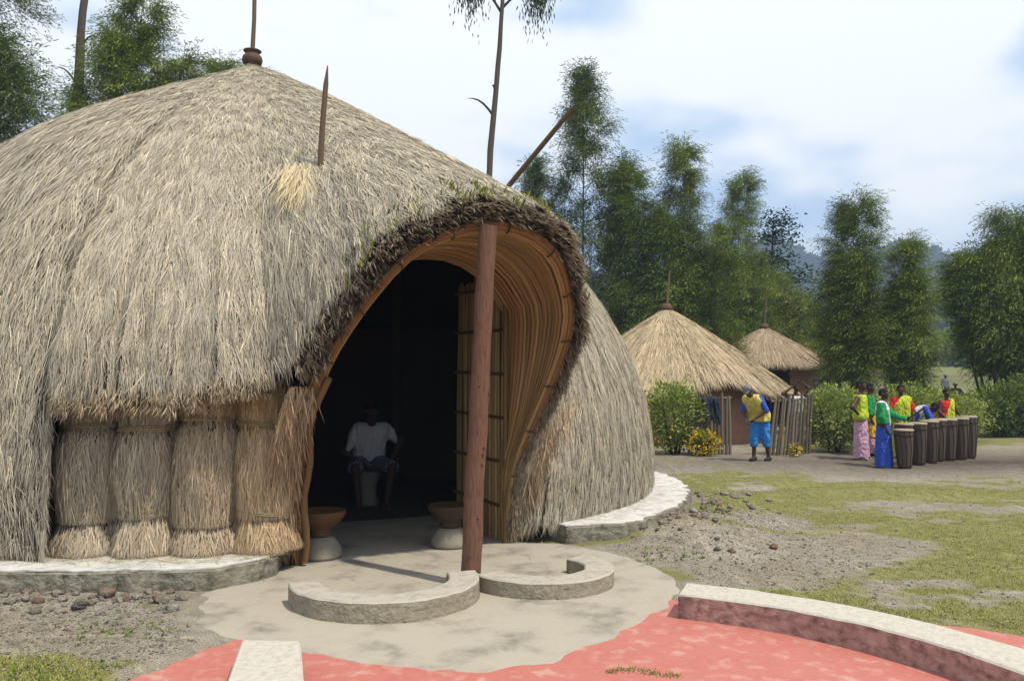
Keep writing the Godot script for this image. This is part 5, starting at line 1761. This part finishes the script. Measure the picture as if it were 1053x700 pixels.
	var ds := thing("drumstick", "dark wooden drumstick held up by the person in the blue skirt", "drumstick", stick_man.position)
	var db := Buf.new()
	var grip := stick_man.transform * Vector3(0.15, 1.1, 0.53) - stick_man.position
	db.tube([grip + Vector3(-0.05, -0.04, -0.02), grip + Vector3(0.1, 0.1, 0.05), grip + Vector3(0.22, 0.2, 0.1)], [0.012, 0.015, 0.018], 8)
	put("rod", db, M.dark_wood, ds)
	person("person in red shirt and lime drape standing behind the second drum", P.call(8.62, -18.35), -0.15, 1.6, {"el": Vector3(0.25, 1.14, 0.06), "er": Vector3(-0.25, 1.14, 0.06), "wl": Vector3(0.2, 0.94, 0.25), "wr": Vector3(-0.2, 0.94, 0.25)}, [
		{"name": "shirt", "bones": ["torso", "arms"], "grow": 0.018, "mat": red, "clips": [[Vector3.DOWN, -0.95], [Vector3(0, 1, 0), 1.45]]},
		{"name": "drape", "bones": ["torso"], "grow": 0.04, "mat": lime, "clips": [[Vector3.DOWN, -0.8], [Vector3(-0.62, 0.5, 0).normalized(), 0.93]]},
		{"name": "skirt", "skirt": Vector2(1.0, 0.05), "mat": lime}], Vector2(-0.2, 0.0))
	person("person in blue and white bending over the drums", P.call(9.0, -18.6), 1.25, 1.6, {"pelvis": Vector3(0, 0.92, -0.1), "chest": Vector3(0, 1.2, 0.27), "head": Vector3(0, 1.2, 0.47), "el": Vector3(0.24, 0.98, 0.36), "er": Vector3(-0.24, 0.98, 0.36), "wl": Vector3(0.16, 0.78, 0.5), "wr": Vector3(-0.16, 0.78, 0.5)}, [
		{"name": "shirt", "bones": ["torso", "arms"], "grow": 0.02, "mat": blue},
		{"name": "sash", "bones": ["torso"], "grow": 0.034, "mat": white, "clips": [[Vector3(0.7, 0.3, 0.3).normalized(), 0.42], [Vector3(-0.7, -0.3, -0.3).normalized(), -0.26]]},
		{"name": "skirt", "skirt": Vector2(0.96, 0.05), "mat": blue}], Vector2(0, 0.9))
	person("person in red vest and lime drape behind the right end drums", P.call(10.12, -19.3), 0.25, 1.5, {"el": Vector3(0.28, 1.14, 0.08), "er": Vector3(-0.27, 1.12, 0.06), "wl": Vector3(0.34, 0.92, 0.28), "wr": Vector3(-0.14, 0.9, 0.26)}, [
		{"name": "vest", "bones": ["torso"], "grow": 0.018, "mat": red, "clips": [[Vector3.DOWN, -0.95], [Vector3(0, 1, 0), 1.44]]},
		{"name": "drape", "bones": ["torso"], "grow": 0.04, "mat": lime, "clips": [[Vector3.DOWN, -0.8], [Vector3(-0.62, 0.3, 0).normalized(), 0.56]]},
		{"name": "skirt", "skirt": Vector2(1.0, 0.05), "mat": lime}], Vector2(-0.15, 0.0))
	person("person in white top with both arms raised to the head behind the right fence", P.call(7.2, -21.0), 0.1, 1.62, {"el": Vector3(0.36, 1.62, 0.02), "er": Vector3(-0.38, 1.46, 0.05), "wl": Vector3(0.17, 1.76, 0.02), "wr": Vector3(-0.12, 1.66, 0.1), "hl": Vector3(-1, 0.2, 0), "hr": Vector3(1, 0.3, 0)}, [
		{"name": "top", "bones": ["torso"], "grow": 0.02, "mat": white, "clips": [[Vector3.DOWN, -0.9], [Vector3(0, 1, 0), 1.4]]},
		{"name": "skirt", "skirt": Vector2(1.0, 0.05), "mat": checks}])
	person("person of whom only the dark head shows above the tall bush", P.call(8.17, -22.2), -0.6, 1.72, {}, [
		{"name": "shirt", "bones": ["torso", "arms"], "grow": 0.02, "mat": black}, {"name": "trousers", "bones": ["thighs", "shins"], "grow": 0.02, "mat": black}])
	person("person in dark clothes and pale hat standing before the dark bamboo thicket", P.call(19.3, -36.0), -0.4, 1.66, {"el": Vector3(0.3, 1.2, 0.02), "wl": Vector3(0.12, 1.14, 0.2)}, [
		{"name": "coat", "bones": ["torso", "arms", "forearms"], "grow": 0.025, "mat": black}, {"name": "trousers", "bones": ["thighs", "shins"], "grow": 0.025, "mat": black}], Vector2.ZERO, "cap", "", 0.035)
	person("person in pale cap far off among the field crops", P.call(26.2, -50.0), 0.3, 1.66, {}, [
		{"name": "coat", "bones": ["torso", "arms", "forearms"], "grow": 0.025, "mat": checks}, {"name": "trousers", "bones": ["thighs", "shins"], "grow": 0.025, "mat": black}], Vector2.ZERO, "cap", "", 0.035)
	# the man sitting in the dark of the hut
	var seat := Vector3(-1.95, -0.005, -11.35)
	person("person in white shirt and checked shorts sitting in the dark hut", seat, 0.3, 1.82, {"pelvis": Vector3(0, 0.56, -0.12), "chest": Vector3(0.02, 1.02, 0.06), "head": Vector3(0.0, 1.2, 0.16), "el": Vector3(0.4, 0.84, 0.1), "er": Vector3(-0.34, 0.72, 0.05), "wl": Vector3(0.2, 0.56, 0.24), "wr": Vector3(-0.1, 0.56, 0.26), "kl": Vector3(0.24, 0.53, 0.34), "kr": Vector3(-0.22, 0.53, 0.34), "al": Vector3(0.18, 0.08, 0.34), "ar": Vector3(-0.17, 0.08, 0.34)}, [
		{"name": "shirt", "bones": ["torso", "arms"], "grow": 0.028, "mat": white, "clips": [[Vector3.DOWN, -0.5], [Vector3(1, 0.2, 0).normalized(), 0.5], [Vector3(-1, 0.2, 0).normalized(), 0.45]]},
		{"name": "shorts", "bones": ["thighs"], "grow": 0.03, "mat": M.check_cloth, "clips": [[Vector3(0, 0, 1), 0.36]]}])
	var st := thing("stool", "low round stool under the person sitting in the hut", "stool", Vector3(-1.99, -0.005, -11.47))
	var b := Buf.new()
	b.lathe([Vector2(0.02, 0), Vector2(0.15, 0), Vector2(0.16, 0.04), Vector2(0.12, 0.16), Vector2(0.13, 0.28), Vector2(0.19, 0.44), Vector2(0.19, 0.48), Vector2(0.02, 0.475)], 20)
	put("seat", b, M.cast, st)

func jacket() -> void:
	# a dark jacket thrown over the left fence
	var t := thing("jacket", "dark blue jacket hanging over the left fence", "jacket", Vector3(4.62, 0, -19.32))
	var b := Buf.new()
	var rows := []
	for j in 15:
		var u := j / 14.0
		var row := []
		for k in 13:
			var w := lerpf(-0.2, 0.2, k / 12.0)
			var fold := 0.025 * sin(w * 34 + u * 3)
			var y := 1.36 + 0.02 * cos(w * 20) - absf(u - 0.3) * 0.85 * (1.0 + 0.35 * w * 4 * maxf(u - 0.3, 0))
			row.append(Vector3(w * (1.0 - 0.25 * u) + 0.12 * maxf(u - 0.3, 0), y, (u - 0.3) * 0.12 + 0.05 * signf(u - 0.3) * minf(absf(u - 0.3) * 8, 1) + fold))
		rows.append(row)
	b.sheet(rows)
	put("body", b, cloth(0.02, 0.025, 0.04), t)
	var s := Buf.new()
	s.tube([Vector3(0.08, 1.3, 0.1), Vector3(0.13, 1.05, 0.13), Vector3(0.1, 0.72, 0.11)], [0.06, 0.05, 0.04], 8, Color.WHITE, true, 0.5)
	put("sleeve", s, cloth(0.025, 0.03, 0.045), t)
